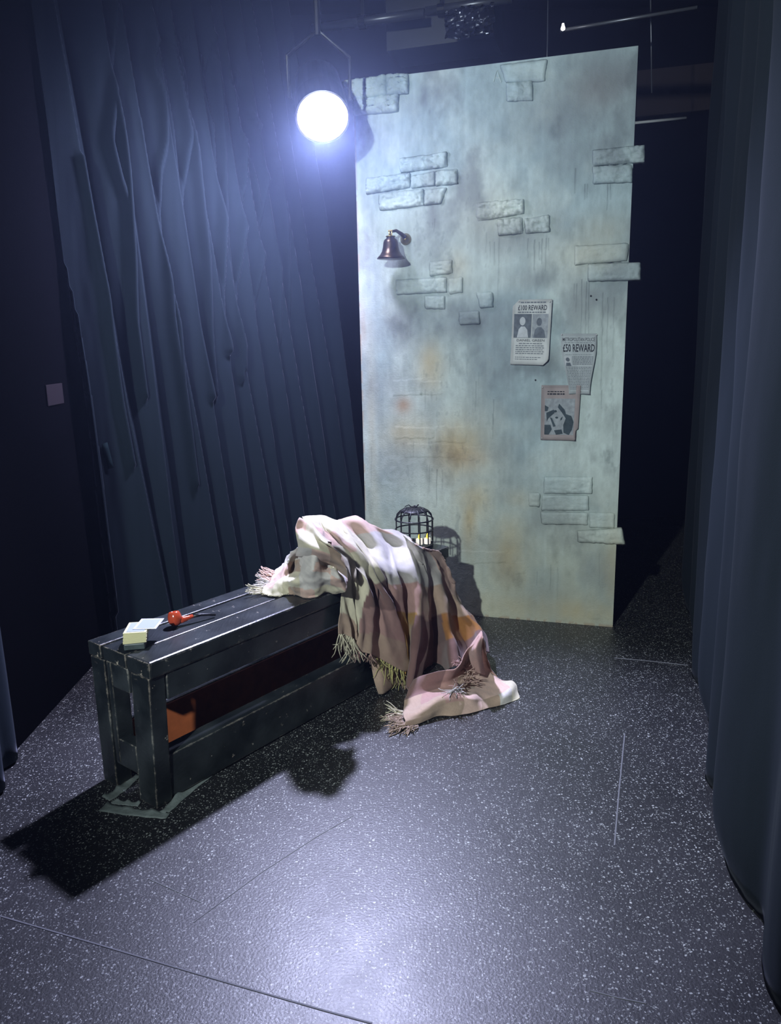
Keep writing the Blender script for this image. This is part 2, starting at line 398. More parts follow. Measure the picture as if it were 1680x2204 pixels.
fold_px = [((262, 1320), (96, 130)), ((362, 1290), (160, 250)), ((398, 1290), (246, 200)), ((482, 1275), (300, 220)),
           ((522, 1255), (352, 200)), ((560, 1200), (400, 200)), ((590, 1150), (440, 200)), ((622, 1150), (478, 200)),
           ((655, 1120), (515, 240)), ((690, 1100), (560, 300)), ((722, 1090), (604, 380)), ((752, 1080), (650, 430)), ((782, 1080), (700, 450))]
TOPZ = 3.42
ridges = []
for a, b_ in fold_px:
    s0, z0 = q_sz(*a); s1, z1 = q_sz(*b_); k = (s1 - s0) / (z1 - z0); ridges.append((s0 - k * z0, s0 + k * (TOPZ - z0)))
for k in range(4): ridges.append((ridges[-1][0] + 0.16, ridges[-1][1] + 0.16))
ridges = [(a, b_) for a, b_ in ridges]
sh = min(0, min(min(a, b_) for a, b_ in ridges))
CR = [
 ([(252, 0), (252, 120), (247, 200), (245, 300), (262, 380), (276, 430)], 0.8), ([(247, 210), (262, 290), (272, 370), (280, 450), (290, 560), (300, 700), (322, 860)], 1.0),
 ([(330, 60), (337, 90), (332, 140), (350, 190), (358, 250), (362, 310), (357, 370), (362, 500), (375, 640), (395, 820)], 0.9),
 ([(352, 0), (338, 30), (330, 62)], 0.6), ([(345, 70), (365, 170), (385, 280), (405, 460), (425, 600), (440, 700), (455, 860)], 0.9),
 ([(372, 100), (390, 190), (410, 290), (408, 360), (405, 450)], 0.9), ([(395, 90), (410, 180), (415, 290), (430, 400), (450, 560), (462, 700), (480, 860)], 1.0),
 ([(412, 60), (398, 90), (390, 165)], 0.6), ([(440, 115), (450, 190), (468, 270), (472, 330), (478, 450), (486, 640), (492, 760)], 1.1),
 ([(465, 75), (452, 120), (448, 190)], 0.6), ([(465, 130), (475, 200), (485, 300), (500, 480), (515, 640), (527, 820)], 0.9),
 ([(497, 180), (510, 270), (525, 310), (528, 400), (522, 560), (518, 680), (528, 800)], 1.0), ([(526, 150), (512, 180), (507, 235)], 0.6),
 ([(545, 245), (565, 290), (575, 360), (570, 440), (565, 560), (560, 680)], 0.8), ([(310, 250), (330, 360), (352, 500), (372, 680), (402, 860), (430, 1050)], 0.8),
 ([(175, 330), (200, 450), (225, 600), (240, 720), (262, 860), (292, 1010)], 0.7), ([(545, 330), (558, 390), (566, 440)], 0.7),
 ([(600, 350), (618, 470), (632, 620), (640, 760)], 0.6), ([(580, 350), (594, 480), (603, 600), (612, 740)], 0.6)]
START = Q1 + QD * (sh - 0.02); path = [tuple(START), tuple(Q2), tuple(Q2 + QD * 1.1)]
o_s = -(sh - 0.02)
(sa, za), (sb_, zb_) = q_sz(812, 1180), q_sz(640, 60); k = (sb_ - sa) / (zb_ - za); e0 = sa - k * za; e1 = sa + k * (TOPZ - za)
left_curtain = curtain('stage_curtain', path, [(a + o_s, b_ + o_s) for a, b_ in ridges], TOPZ, 900, 150, 0.10,
        'long dark blue-grey curtain hanging in leaning folds behind the black bench',
        span=(ridges[0][0] + o_s, ridges[0][1] + o_s, e0 + o_s, e1 + o_s), first=True, kd=.5, lines=CR, to_sz=lambda u, v: (q_sz(u, v)[0] + o_s, q_sz(u, v)[1]))
# tape patch stuck on the first fold
P4 = []
for u, v in ((219, 957), (231, 953), (246, 1009), (232, 1011)):
    d = ray(u, v); t = ((Q1 - O3[:2]) @ QN) / (d[:2] @ QN); P4.append(t)
cv = left_curtain.data.vertices; off = left_curtain.location
def curtain_hit(u, v):
    d = ray(u, v); o_ = left_curtain
    ok, loc, nor, idx = o_.ray_cast(Vector(O3) - Vector(o_.location), Vector(d).normalized())
    return (np.array(loc + o_.location), np.array(nor)) if ok else (None, None)
pts = []
for a in range(3):
    for c in range(5):
        u = 219 + 6 * a + 14 * c / 4; v = 956 - 2 * a + 54 * c / 4
        p, n = curtain_hit(u, v)
        if p is None: p = np.array(on_z(u, v, 1.0))
        pts.append(p - ray(u, v) / np.linalg.norm(ray(u, v)) * 0.006)
o = mesh_obj('tape_patch', pts, grid_faces(3, 5), simple('dull_teal_tape', (0.010, 0.020, 0.024, 1), 0.9, spec=.05), smooth=True)
o.modifiers.new('t', 'SOLIDIFY').thickness = 0.001
o.parent = left_curtain; o.location = Vector(o.location) - Vector(left_curtain.location)

# near left curtain
curtain('stage_curtain', [(-1.40, 2.62), (-1.235, 2.33), (-1.20, 2.12), (-1.30, 1.85), (-1.27, 1.5)],
        [(0.0, 0.02), (0.28, 0.20), (0.50, 0.36), (0.72, 0.62), (0.95, 0.85), (1.2, 1.1)], TOPZ, 120, 80, 0.05,
        'dark curtain edge at the far left, hem on the speckled floor', seed=5, flip=-1)
# right curtain
RP = [(1.60, 3.95), (1.36, 3.17), (1.15, 2.55), (0.99, 2.05), (0.855, 1.68), (0.81, 1.30), (0.86, 0.95), (1.0, 0.5), (1.1, 0.0)]
def hem_r(Sg, Zg):
    return 0.05 * np.exp(-(Zg / 0.10) ** 2) * (0.5 + 0.5 * np.sin(Sg * 9))
curtain('stage_curtain', RP, [(0, 0), (0.50, 0.45), (0.86, 0.80), (1.30, 1.20), (1.72, 1.66), (2.05, 2.02), (2.5, 2.45), (2.95, 2.9), (3.5, 3.4), (4.2, 4.1)],
        TOPZ, 420, 110, 0.075, 'tall dark curtain on the right, its hem spilling onto the floor', seed=9, flip=-1, split=0.62, kd=.2, hemf=hem_r, M=M_VELVET2)

# ------------------------------------------------------------------ painted scenery flat
FLAT = empty('scenery_flat', tuple(BL + E1 * FW / 2), label='tall pale plastered flat with raised bricks, drips and posters', cat='stage flat')
P_PALE = np.array(srgb(193, 207, 204)[:3]); P_BLUE = np.array(srgb(160, 179, 183)[:3]); P_GREY = np.array(srgb(108, 112, 116)[:3])
P_OCH = np.array(srgb(196, 176, 128)[:3]); P_BUFF = np.array(srgb(200, 196, 160)[:3]); P_DARK = np.array(srgb(70, 80, 84)[:3]); P_TAN = np.array(srgb(172, 140, 110)[:3])
def blobs(s, z, items, nz_):
    o = np.zeros_like(s)
    for (u, v, ru, rv, a) in items:
        s0, z0 = on_flat(u, v); s1, _ = on_flat(u + ru, v); _, z1 = on_flat(u, v + rv)
        d = ((s - s0) / (s1 - s0)) ** 2 + ((z - z0) / (z1 - z0)) ** 2
        o = np.maximum(o, a * np.exp(-d * 0.9) * (0.35 + 1.1 * nz_))
    return o
DRIPS = [(1238, 362, 416, 1), (1258, 396, 430, 1), (1263, 396, 425, .7), (1313, 393, 430, .9), (1307, 393, 452, 1), (1160, 520, 560, .8), (1150, 515, 582, 1), (1136, 512, 556, .8),
         (1175, 512, 585, .8), (1180, 512, 540, .7), (1166, 512, 568, .9), (1054, 520, 555, .6), (1064, 520, 572, .7), (1074, 500, 650, .5), (1046, 500, 545, .5), (1240, 610, 672, .7), (1252, 600, 740, .8),
         (1262, 605, 730, .9), (1268, 600, 730, .9), (1297, 630, 850, .7), (1308, 640, 760, .7), (1321, 640, 790, .6), (1236, 610, 650, .6), (940, 1010, 1090, .9), (924, 1000, 1050, .5), (952, 1012, 1050, .6),
         (915, 838, 882, .5), (1062, 860, 945, .7), (1060, 890, 925, .8), (1024, 820, 885, .6), (1294, 840, 880, .7), (1290, 1190, 1260, .4), (1185, 1215, 1270, .5), (1200, 1220, 1290, .4), (890, 950, 985, .5),
         (800, 960, 1050, .4), (1030, 800, 830, .5), (1005, 780, 810, .4), (968, 760, 805, .4), (1320, 850, 1000, .3), (1155, 1230, 1260, .5), (935, 470, 500, .7), (930, 480, 492, .6)]
def flat_color(s, z):
    n1 = fbm(s * 2.6, z * 2.2, 11, 6); n2 = fbm(s * 9, z * 5, 21, 5); n3 = fbm(s * 40, z * 22, 31, 4); ns_ = fbm(s * 60, z * 5, 41, 4)
    c = P_BLUE[None] * (1 - sstep(.35, .65, n1))[:, None] + P_PALE[None] * sstep(.35, .65, n1)[:, None]
    c = c * (0.72 + 0.56 * n2)[:, None] * (0.82 + 0.36 * n3)[:, None] * (0.90 + 0.20 * ns_)[:, None]
    def mixc(c, p, a): a = np.clip(a, 0, 1)[:, None]; return c * (1 - a) + p[None] * a
    low = sstep(0.9, 0.1, z)
    c = mixc(c, P_BUFF, 0.55 * low * (0.3 + n2))
    c = mixc(c, P_OCH, blobs(s, z, [(925, 790, 26, 50, .8), (880, 935, 70, 40, .55), (985, 965, 60, 60, .8), (1022, 1075, 40, 40, .55), (1010, 1120, 16, 60, .7), (1095, 1190, 34, 70, .6), (1230, 700, 0.1, .1, 0),
         (1055, 470, 70, 60, .25), (1280, 545, 80, 50, .35), (1300, 500, 60, 40, .3), (980, 575, 30, 40, .35), (1260, 1320, 150, 30, .6), (1120, 1310, 120, 30, .35), (1320, 1230, 20, 90, .45), (800, 900, 12, 200, .3), (1110, 1075, 40, 20, .3)], n2))
    c = mixc(c, P_TAN, blobs(s, z, [(868, 872, 18, 18, .8), (1282, 190, 50, 40, .3), (1010, 985, 50, 20, .3), (780, 700, 8, 60, .4)], n2))
    c = mixc(c, P_GREY, blobs(s, z, [(1300, 170, 90, 70, .95), (1230, 240, 120, 80, .6), (1340, 240, 60, 90, .5), (1300, 330, 70, 60, .6), (1230, 330, 60, 60, .45), (1110, 510, 90, 40, .6), (1030, 480, 30, 60, .45), (1190, 480, 40, 40, .4), (985, 400, 14, 60, .3),
         (1030, 690, 130, 50, .6), (860, 700, 90, 60, .5), (800, 560, 26, 200, .3), (1060, 780, 60, 90, .45), (1150, 600, 70, 30, .45), (1280, 650, 80, 50, .5), (1150, 780, 130, 40, .4), (820, 830, 60, 60, .4), (860, 1000, 70, 50, .35),
         (1060, 880, 50, 60, .35), (1180, 880, 60, 60, .25), (1000, 1170, 60, 40, .3), (1190, 1110, 60, 60, .3), (1170, 1280, 80, 50, .35), (1290, 1230, 40, 60, .35), (900, 520, 50, 40, .35), (930, 470, 60, 30, .35), (880, 230, 20, 20, .3), (1230, 1160, 60, 20, .25)], n2))
    # soft dark rubbing
    n5 = fbm(s * 5.5, z * 4.0, 77, 6); c = mixc(c, P_GREY, .55 * sstep(.50, .72, n5) * (.4 + .6 * sstep(.9, 2.2, z))); c = mixc(c, P_DARK, 0.30 * sstep(.60, .80, n2) + 0.25 * sstep(.62, .8, n3) * sstep(.4, .7, n1))
    dr = np.zeros_like(s)
    for u, v0, v1, a in DRIPS:
        s0, z0 = on_flat(u, v0); s1, z1 = on_flat(u - (v1 - v0) * 0.02, v1)
        t = (z0 - z) / (z0 - z1); ok = (t > 0) & (t < 1)
        sc = s0 + (s1 - s0) * t + 0.004 * (vnoise(z * 30, z * 0 + u, 3) - .5)
        dr = np.maximum(dr, ok * a * np.exp(-((s - sc) / 0.0022) ** 2) * (1 - 0.5 * t))
    c = mixc(c, P_DARK, dr * 0.62)
    c = mixc(c, P_TAN * 0.8, 0.5 * sstep(0.012, 0.0, s) * (n3 > .45) + 0.55 * sstep(0.02, 0.0, z) * (n3 > .5))
    return c
# faint shallow bricks and scratches worked into the plaster skin (px quads)
FAINT = [((843, 818), (910, 815), (908, 850), (845, 852), .003), ((902, 820), (950, 820), (950, 850), (902, 850), .003), ((848, 918), (934, 920), (934, 944), (850, 944), .003), ((936, 916), (1002, 918), (1002, 955), (936, 950), .003),
         ((870, 955), (980, 955), (980, 985), (870, 985), .002), ((980, 960), (1035, 962), (1035, 990), (980, 990), .002), ((986, 1185), (1085, 1187), (1090, 1210), (988, 1214), .0025), ((1262, 1312), (1290, 1312), (1290, 1332), (1262, 1332), .002),
         ((1168, 1128), (1262, 1126), (1262, 1128), (1168, 1130), .002), ((1108, 1210), (1130, 1208), (1130, 1235), (1108, 1235), .002)]
def quad_mask(s, z, q, soft):
    P = [on_flat(*p) for p in q[:4]]; m_ = np.full(s.shape, 1e9)
    for i in range(4):
        (a, b_), (c, d_) = P[i], P[(i + 1) % 4]; L_ = math.hypot(c - a, d_ - b_)
        m_ = np.minimum(m_, -((s - a) * (d_ - b_) - (z - b_) * (c - a)) / L_ * -1)
    return m_
NSX, NSZ = 350, 712
sv = np.linspace(0, FW, NSX); zv = np.linspace(0, FHT, NSZ)
Sg, Zg = np.meshgrid(sv, zv, indexing='ij'); sf, zf = Sg.ravel(), Zg.ravel()
hgt = (fbm(sf * 14, zf * 12, 51, 5) - .5) * 0.0035 + (fbm(sf * 60, zf * 40, 61, 3) - .5) * 0.0012
for q in FAINT:
    P = [on_flat(*p) for p in q[:4]]
    cs = sum(p[0] for p in P) / 4; cz = sum(p[1] for p in P) / 4; md = np.full(sf.shape, 1e9)
    for i in range(4):
        (a, b_), (c, d_) = P[i], P[(i + 1) % 4]; L_ = math.hypot(c - a, d_ - b_) + 1e-9
        sd = ((sf - a) * (d_ - b_) - (zf - b_) * (c - a)) / L_; sc_ = ((cs - a) * (d_ - b_) - (cz - b_) * (c - a)) / L_
        md = np.minimum(md, sd * np.sign(sc_))
    hgt += .55 * q[4] * sstep(-0.001, 0.004, md + (fbm(sf * 50, zf * 50, 71, 2) - .5) * .01)
# swirling brush relief in the lower left
cx_, cz_ = on_flat(845, 1010); rr_ = np.hypot(sf - cx_, zf - cz_)
hgt += 0.0008 * np.sin(rr_ * 120 + 5 * fbm(sf * 20, zf * 20, 5, 2)) * np.exp(-(rr_ / .09) ** 2)
edge_ = np.minimum(np.minimum(sf, FW - sf), np.minimum(zf, FHT - zf)); hgt *= sstep(0, .01, edge_)
V = BL[None] + E1[None] * sf[:, None] + NF[None] * hgt[:, None]; V[:, 2] = zf
skin = mesh_obj('plaster_face', V, grid_faces(NSX, NSZ), M_PLASTER, FLAT, smooth=True, colors=flat_color(sf, zf))
b = MB(); b.box(BL - NF * 0.034 + np.array([0, 0, 0.0]), E1 * FW, NF * 0.031, (0, 0, FHT))
b.build('backing_board', simple('raw_board_edge', srgb(176, 160, 128), 0.8, var=.3, vscale=20), FLAT)
def brick(q, h, rough=1.0, seed=0):
    P = [np.array(on_flat(*p)) for p in q]   # TL TR BR BL
    lw = np.linalg.norm(P[1] - P[0]); lh = np.linalg.norm(P[3] - P[0])
    nu, nv = max(14, int(lw / 0.0045)), max(10, int(lh / 0.0045))
    U, W = np.meshgrid(np.linspace(0, 1, nu), np.linspace(0, 1, nv), indexing='ij')
    B = [P[k][None, None] for k in range(4)]
    U_, W_ = U[..., None], W[..., None]
    X = (B[0] * (1 - U_) + B[1] * U_) * (1 - W_) + (B[3] * (1 - U_) + B[2] * U_) * W_
    s_, z_ = X[..., 0], X[..., 1]
    e = np.minimum(np.minimum(U, 1 - U) * lw, np.minimum(W, 1 - W) * lh)
    wob = (fbm(s_ * 45, z_ * 45, 91 + seed, 3) - .5) * 0.022 * rough
    hh = h * sstep(0.0, 0.010, e + wob * (e > .001))
    chip = fbm(s_ * 30, z_ * 70, 101 + seed, 4); rid = 1 - np.abs(fbm(s_ * 22 + z_ * 14, z_ * 95, 131 + seed, 4) - .5) * 2; hh = hh * (1 - .5 * rough * sstep(.5, .68, chip)) + (e > .003) * (h * .32 + .002) * rough * (sstep(.80, 1.0, rid) * .9 + (fbm(s_ * 90, z_ * 120, 7 + seed, 3) - .5) * .6)
    # uneven outline
    jit = (vnoise(s_ * 60 + seed, z_ * 60, 3) - .5) * 0.006 * (e < .002)
    s_ = s_ + jit; z_ = z_ + jit * .7
    hh = np.where(e < 1e-6, -0.004, hh)
    V = BL[None, None] + E1[None, None] * s_[..., None] + NF[None, None] * (hh[..., None] + 0.0008); V[..., 2] = z_
    col = flat_color(s_.ravel(), z_.ravel()) * (1.0 + 0.10 * (hh.ravel() / h))[:, None]
    F = grid_faces(nu, nv).tolist()
    # closed back
    o = mesh_obj('brick', V.reshape(-1, 3), F, M_PLASTER, FLAT, smooth=True, colors=np.clip(col, 0, .95))
    md_ = o.modifiers.new('body', 'SOLIDIFY'); md_.thickness = 0.006 if h < 0.02 else 0.012; md_.offset = -1 if False else 0
    return o
Z1 = lambda *a: [(740 + a[i] / 2.4706, 80 + a[i + 1] / 2.4706) for i in range(0, 8, 2)]
Z2 = lambda *a: [(740 + a[i] / 2.4706, 700 + a[i + 1] / 2.4706) for i in range(0, 8, 2)]
BR_ = [(Z1(296, 648, 548, 610, 550, 692, 300, 724), .016, 1.2), (Z1(118, 752, 352, 722, 352, 800, 120, 838), .016, 1.2), (Z1(358, 740, 482, 715, 485, 790, 360, 804), .014, 1), (Z1(486, 712, 606, 700, 605, 782, 488, 792), .016, 1),
       (Z1(188, 832, 425, 808, 425, 896, 188, 924), .014, 1.2), (Z1(428, 812, 548, 800, 515, 886, 428, 895), .012, 1), (Z1(700, 882, 958, 860, 957, 938, 706, 982), .015, 1.2), (Z1(815, 972, 948, 958, 952, 1045, 820, 1056), .016, 1),
       (Z1(960, 968, 1092, 945, 1095, 1036, 962, 1046), .016, 1), (Z1(455, 1196, 576, 1184, 576, 1256, 458, 1272), .011, .8), (Z1(275, 1292, 546, 1278, 548, 1356, 278, 1370), .011, .8), (Z1(556, 1285, 632, 1275, 632, 1357, 558, 1368), .007, .6),
       (Z1(430, 1376, 536, 1376, 538, 1446, 432, 1446), .010, .8), (Z1(705, 1356, 792, 1355, 792, 1436, 725, 1442), .010, .6), (Z1(612, 1460, 720, 1455, 722, 1526, 614, 1531), .006, .6),
       ([(738, 176), (832, 164), (833, 206), (763, 216)], .022, .7), ([(833, 163), (878, 160), (879, 200), (834, 206)], .024, .8), ([(762, 213), (857, 204), (855, 240), (763, 248)], .022, 1.1),
       (Z1(832, 148, 1080, 118, 1066, 236, 860, 242), .007, .3), (Z1(862, 244, 1002, 226, 1005, 336, 865, 344), .008, 1.2),
       ([(1275, 324), (1387, 312), (1387, 350), (1275, 358)], .014, .9), ([(1275, 359), (1361, 354), (1360, 393), (1276, 396)], .010, .8), (Z1(1226, 1112, 1515, 1096, 1502, 1190, 1228, 1212), .007, .4), ([(1266, 569), (1378, 564), (1378, 603), (1265, 606)], .014, .5),
       (Z2(1065, 806, 1320, 806, 1318, 896, 1060, 896), .006, .6), (Z2(980, 890, 1042, 890, 1040, 966, 982, 962), .005, .8), (Z2(1052, 902, 1300, 905, 1300, 985, 1050, 985), .004, .6), (Z2(1046, 992, 1298, 995, 1296, 1062, 1050, 1058), .005, .5),
       (Z2(1303, 995, 1440, 998, 1438, 1078, 1305, 1076), .004, .5), ([(1242, 1142), (1338, 1136), (1345, 1172), (1244, 1167)], .016, .6)]
for k, (q, h, r) in enumerate(BR_): brick(q, h, r, k)
# scratched mark like a capital A near the top
b = MB()
for l in ([(1062, 176), (1069, 152), (1078, 178)], [(1066, 168), (1075, 168)]):
    b.tube([flat_pt(*on_flat(*p), 0.0022) for p in l], 0.0018, 5)
b.build('scratched_letter', M_PLASTER, FLAT)
ca = FLAT.children[-1].data.color_attributes.new('Col', 'FLOAT_COLOR', 'POINT')
ca.data.foreach_set('color', np.tile([*(P_PALE * 1.05), 1], len(FLAT.children[-1].data.vertices)).astype(np.float32))
for u, v in ((1271, 637), (1283, 645), (1152, 818)):
    b = MB(); b.lathe(flat_pt(*on_flat(u, v), 0.0), NF, [(0.0035, 0), (0.004, 0.003), (0.0, 0.005)], 10); b.build('screw', M_BLACKSAT, FLAT, smooth=True)

# ------------------------------------------------------------------ posters
def poster(name, TL, TR, BRc, BLc, lift, cut, col, label, seed):
    nu, nv = 22, 32
    P = [np.array(on_flat(*p)) for p in (TL, TR, BRc, BLc)]
    def at(u, w_):
        x = (P[0] * (1 - u) + P[1] * u) * (1 - w_) + (P[3] * (1 - u) + P[2] * u) * w_
        return x
    def wp(u, w_, e=0.0):
        x = at(u, w_); return flat_pt(x[0], x[1], 0.004 + lift(u, w_) + e)
    root = empty(name, tuple(wp(.5, 1)), label=label, cat='poster', group=None)
    V = []; C = []
    for i in range(nu):
        for j in range(nv):
            u, w_ = i / (nu - 1), j / (nv - 1); u2, w2 = cut(u, w_)
            V.append(wp(u2, w2)); n = float(fbm(np.array([u * 4.]), np.array([w_ * 5.]), seed, 4)[0])
            ed = min(u, 1 - u, w_, 1 - w_)
            C.append(np.array(col) * (0.72 + 0.5 * n) * (1 if ed > .05 else .8))
    o = mesh_obj('paper_sheet', V, grid_faces(nu, nv), M_PAPER, root, smooth=True, colors=np.array(C)); o.modifiers.new('t', 'SOLIDIFY').thickness = 0.0006
    return root, wp
def lettering(root, wp, txt, u0, u1, w0, w1, M, name='lettering', bold=0.004):
    cu = bpy.data.curves.new('tmp', 'FONT'); cu.body = txt; cu.offset = bold; cu.resolution_u = 2
    t = bpy.data.objects.new('tmp', cu); COL.objects.link(t); bpy.context.view_layer.update()
    me = bpy.data.meshes.new_from_object(t.evaluated_get(bpy.context.evaluated_depsgraph_get()))
    xy = np.array([v.co[:2] for v in me.vertices]); lo, hi = xy.min(0), xy.max(0)
    vs = [wp(u0 + (u1 - u0) * (x - lo[0]) / (hi[0] - lo[0]), w1 + (w0 - w1) * (y - lo[1]) / (hi[1] - lo[1]), 0.0008) for x, y in xy]
    fs = [list(p.vertices) for p in me.polygons]
    bpy.data.objects.remove(t); bpy.data.meshes.remove(me)
    return mesh_obj(name, vs, fs, M, root)
def patch(root, wp, name, items, M, e=0.0009):
    b = MB()
    for poly in items:
        if name in ('portrait_photograph', 'pale_print_area') and len(poly) == 4:
            (ua, wa), (ub, wb) = poly[0], poly[2]
            g = [[wp(ua + (ub - ua) * i / 8, wa + (wb - wa) * j / 8, e) for j in range(9)] for i in range(9)]
            b.add([p for q in g for p in q], grid_faces(9, 9).tolist()); continue
        c = [wp(u, w_, e) for u, w_ in poly]
        b.add(c, [list(range(len(c)))])
    return b.build(name, M, root)
def small_lines(root, wp, rows, M, seed):
    r = random.Random(seed); it = []
    for (w_, u0, u1, h) in rows:
        u = u0
        while u < u1:
            l = r.uniform(.03, .09); l = min(l, u1 - u)
            it.append([(u, w_), (u + l, w_), (u + l, w_ + h), (u, w_ + h)]); u += l + r.uniform(.012, .02)
    return tag(patch(root, wp, 'small_print', it, M), kind='stuff')
def pin(root, p):
    b = MB(); b.lathe(p, NF, [(0.0035, -0.002), (0.0035, 0.001), (0.0, 0.0025)], 10)
    b.build('pin', simple('pin_metal', (0.7, 0.7, 0.7, 1), 0.3, metal=0.8) if 'pin_metal' not in bpy.data.materials else bpy.data.materials['pin_metal'], root, smooth=True)
c_paper = srgb(196, 200, 198)[:3]; c_pap2 = srgb(176, 184, 186)[:3]; c_pap3 = srgb(158, 148, 146)[:3]
def cut1(u, w_):
    if w_ < .10 and u < .16: u = max(u, .16 * (1 - w_ / .10)); 
    if w_ > .92 and u > .84: u = min(u, 1 - .14 * (w_ - .92) / .08)
    return u, w_
r1, wp1 = poster('reward_poster', (1104, 645), (1189, 644), (1180, 786), (1098, 784), lambda u, w_: .014 * max(0, (u - .6) / .4) ** 2 + .008 * max(0, (w_ - .75) / .25) ** 2 + .002 * math.sin(w_ * 9), cut1, c_paper,
    'white two-portrait reward poster, uppermost and leftmost of the three', 1)
lettering(r1, wp1, '\u00a3100 REWARD', .14, .88, .085, .165, M_INK, bold=.014)
lettering(r1, wp1, 'DANIEL GREEN', .14, .86, .605, .640, M_INK)
small_lines(r1, wp1, [(.035, .2, .85, .02), (.185, .14, .86, .018), (.665, .2, .8, .012), (.70, .12, .86, .012), (.73, .12, .86, .012), (.76, .12, .84, .012), (.79, .12, .86, .012), (.82, .12, .86, .012), (.88, .12, .8, .01), (.91, .12, .7, .01)], M_INK2, 2)
M_PH1 = simple('halftone_dark', (0.12, 0.14, 0.16, 1), .9, var=.6, vscale=60); M_PH2 = simple('halftone_mid', (0.30, 0.33, 0.35, 1), .9, var=.5, vscale=60)
M_PHL = simple('halftone_light', (0.50, 0.53, 0.55, 1), .9, var=.25, vscale=60)
def ell(cu_, cw, ru, rw, n=14): return [(cu_ + ru * math.cos(2 * PI * k / n), cw + rw * math.sin(2 * PI * k / n)) for k in range(n)]
patch(r1, wp1, 'portrait_photograph', [[(.05, .22), (.50, .22), (.50, .585), (.05, .585)]], M_PH1)
patch(r1, wp1, 'portrait_photograph', [[(.52, .22), (.93, .22), (.93, .585), (.52, .585)]], M_PH2)
patch(r1, wp1, 'portrait_figure', [ell(.27, .33, .075, .065), [(.14, .58), (.18, .45), (.24, .41), (.33, .41), (.40, .46), (.43, .58)]], M_PHL, .0014)
patch(r1, wp1, 'portrait_figure', [ell(.70, .34, .07, .062), [(.56, .58), (.60, .46), (.66, .42), (.76, .42), (.84, .47), (.88, .58)]], M_PH1, .0014)
for q in ((.16, .03), (.95, .04)): pin(r1, wp1(*q, .001))
def cut2(u, w_): return u, w_
r2, wp2 = poster('reward_poster', (1207, 718), (1284, 718), (1284, 848), (1207, 848), lambda u, w_: .004 + .026 * w_ * (abs(u - .5) * 2) ** 1.5 * (1 if u > .5 else .6),
    lambda u, w_: ((.5 - .0 + (u - .5) * (1 - .42 * sstep(.15, 1.0, w_)) + .06 * float(sstep(.2, 1, w_)) * 0.3), w_), c_pap2, 'grey reward poster tapering to its foot, rightmost of the three', 4)
def wq2(u, w_, e=0): return wp2(.5 + (u - .5) * (1 - .42 * float(sstep(.15, 1.0, w_))) + .018 * float(sstep(.2, 1, w_)), w_, e)
lettering(r2, wq2, 'METROPOLITAN POLICE', .05, .95, .065, .125, M_INK)
lettering(r2, wq2, '\u00a350 REWARD', .05, .95, .17, .30, M_INK, bold=.02)
small_lines(r2, wq2, [(.145, .1, .9, .008), (.34, .1, .9, .006)] + [(.375 + .024 * k, .30, .94, .011) for k in range(6)] + [(.545 + .026 * k, .06, .94, .011) for k in range(15)], M_INK2, 5)
patch(r2, wq2, 'portrait_photograph', [[(.05, .375), (.26, .375), (.26, .53), (.05, .53)]], M_PHL)
patch(r2, wq2, 'portrait_figure', [ell(.155, .425, .06, .035), [(.06, .53), (.09, .475), (.22, .475), (.25, .53)]], M_PH1, .0014)
for q in ((.03, .02), (.99, .02)): pin(r2, wp2(*q, .001))
pin(r2, wq2(.55, .96, .001))
def cut3(u, w_):
    if u > .97 and w_ > .8: u = .96 - .06 * math.sin((w_ - .8) * 15)
    return u, w_
r3, wp3 = poster('picture_poster', (1165, 829), (1250, 829), (1242, 948), (1163, 946), lambda u, w_: .0015 + .009 * max(0, (u - .7) / .3) ** 2 + .004 * max(0, (w_ - .8) / .2), cut3, c_pap3,
    'brownish picture poster with a torn edge, lowest of the three', 8)
small_lines(r3, wp3, [(.105, .16, .6, .018), (.145, .16, .6, .026)], M_INK, 11)
patch(r3, wp3, 'pale_print_area', [[(.1, .24), (.88, .24), (.88, .90), (.1, .90)]], M_PH2, .0009)
M_PD = simple('print_dark_green', (0.045, 0.065, 0.075, 1), .9, var=.6, vscale=50)
patch(r3, wp3, 'printed_picture', [[(.10, .36), (.20, .40), (.17, .47), (.10, .47)], [(.47, .33), (.62, .44), (.66, .52), (.80, .55), (.87, .66), (.84, .80), (.76, .90), (.62, .86), (.60, .72), (.66, .60), (.56, .50), (.44, .40)],
      [(.10, .72), (.26, .72), (.30, .80), (.22, .90), (.10, .90)], [(.24, .58), (.30, .60), (.40, .74), (.34, .76)], [(.14, .50), (.34, .44), (.36, .50), (.20, .60), (.16, .66)], [(.36, .82), (.56, .80), (.6, .88), (.42, .90)],
      ell(.38, .47, .04, .022), ell(.42, .585, .04, .018), [(.52, .60), (.58, .56), (.56, .62), (.52, .64)]], M_PD, .0022)
for q in ((.03, .04), (.04, .97)): pin(r3, wp3(*q, .001))

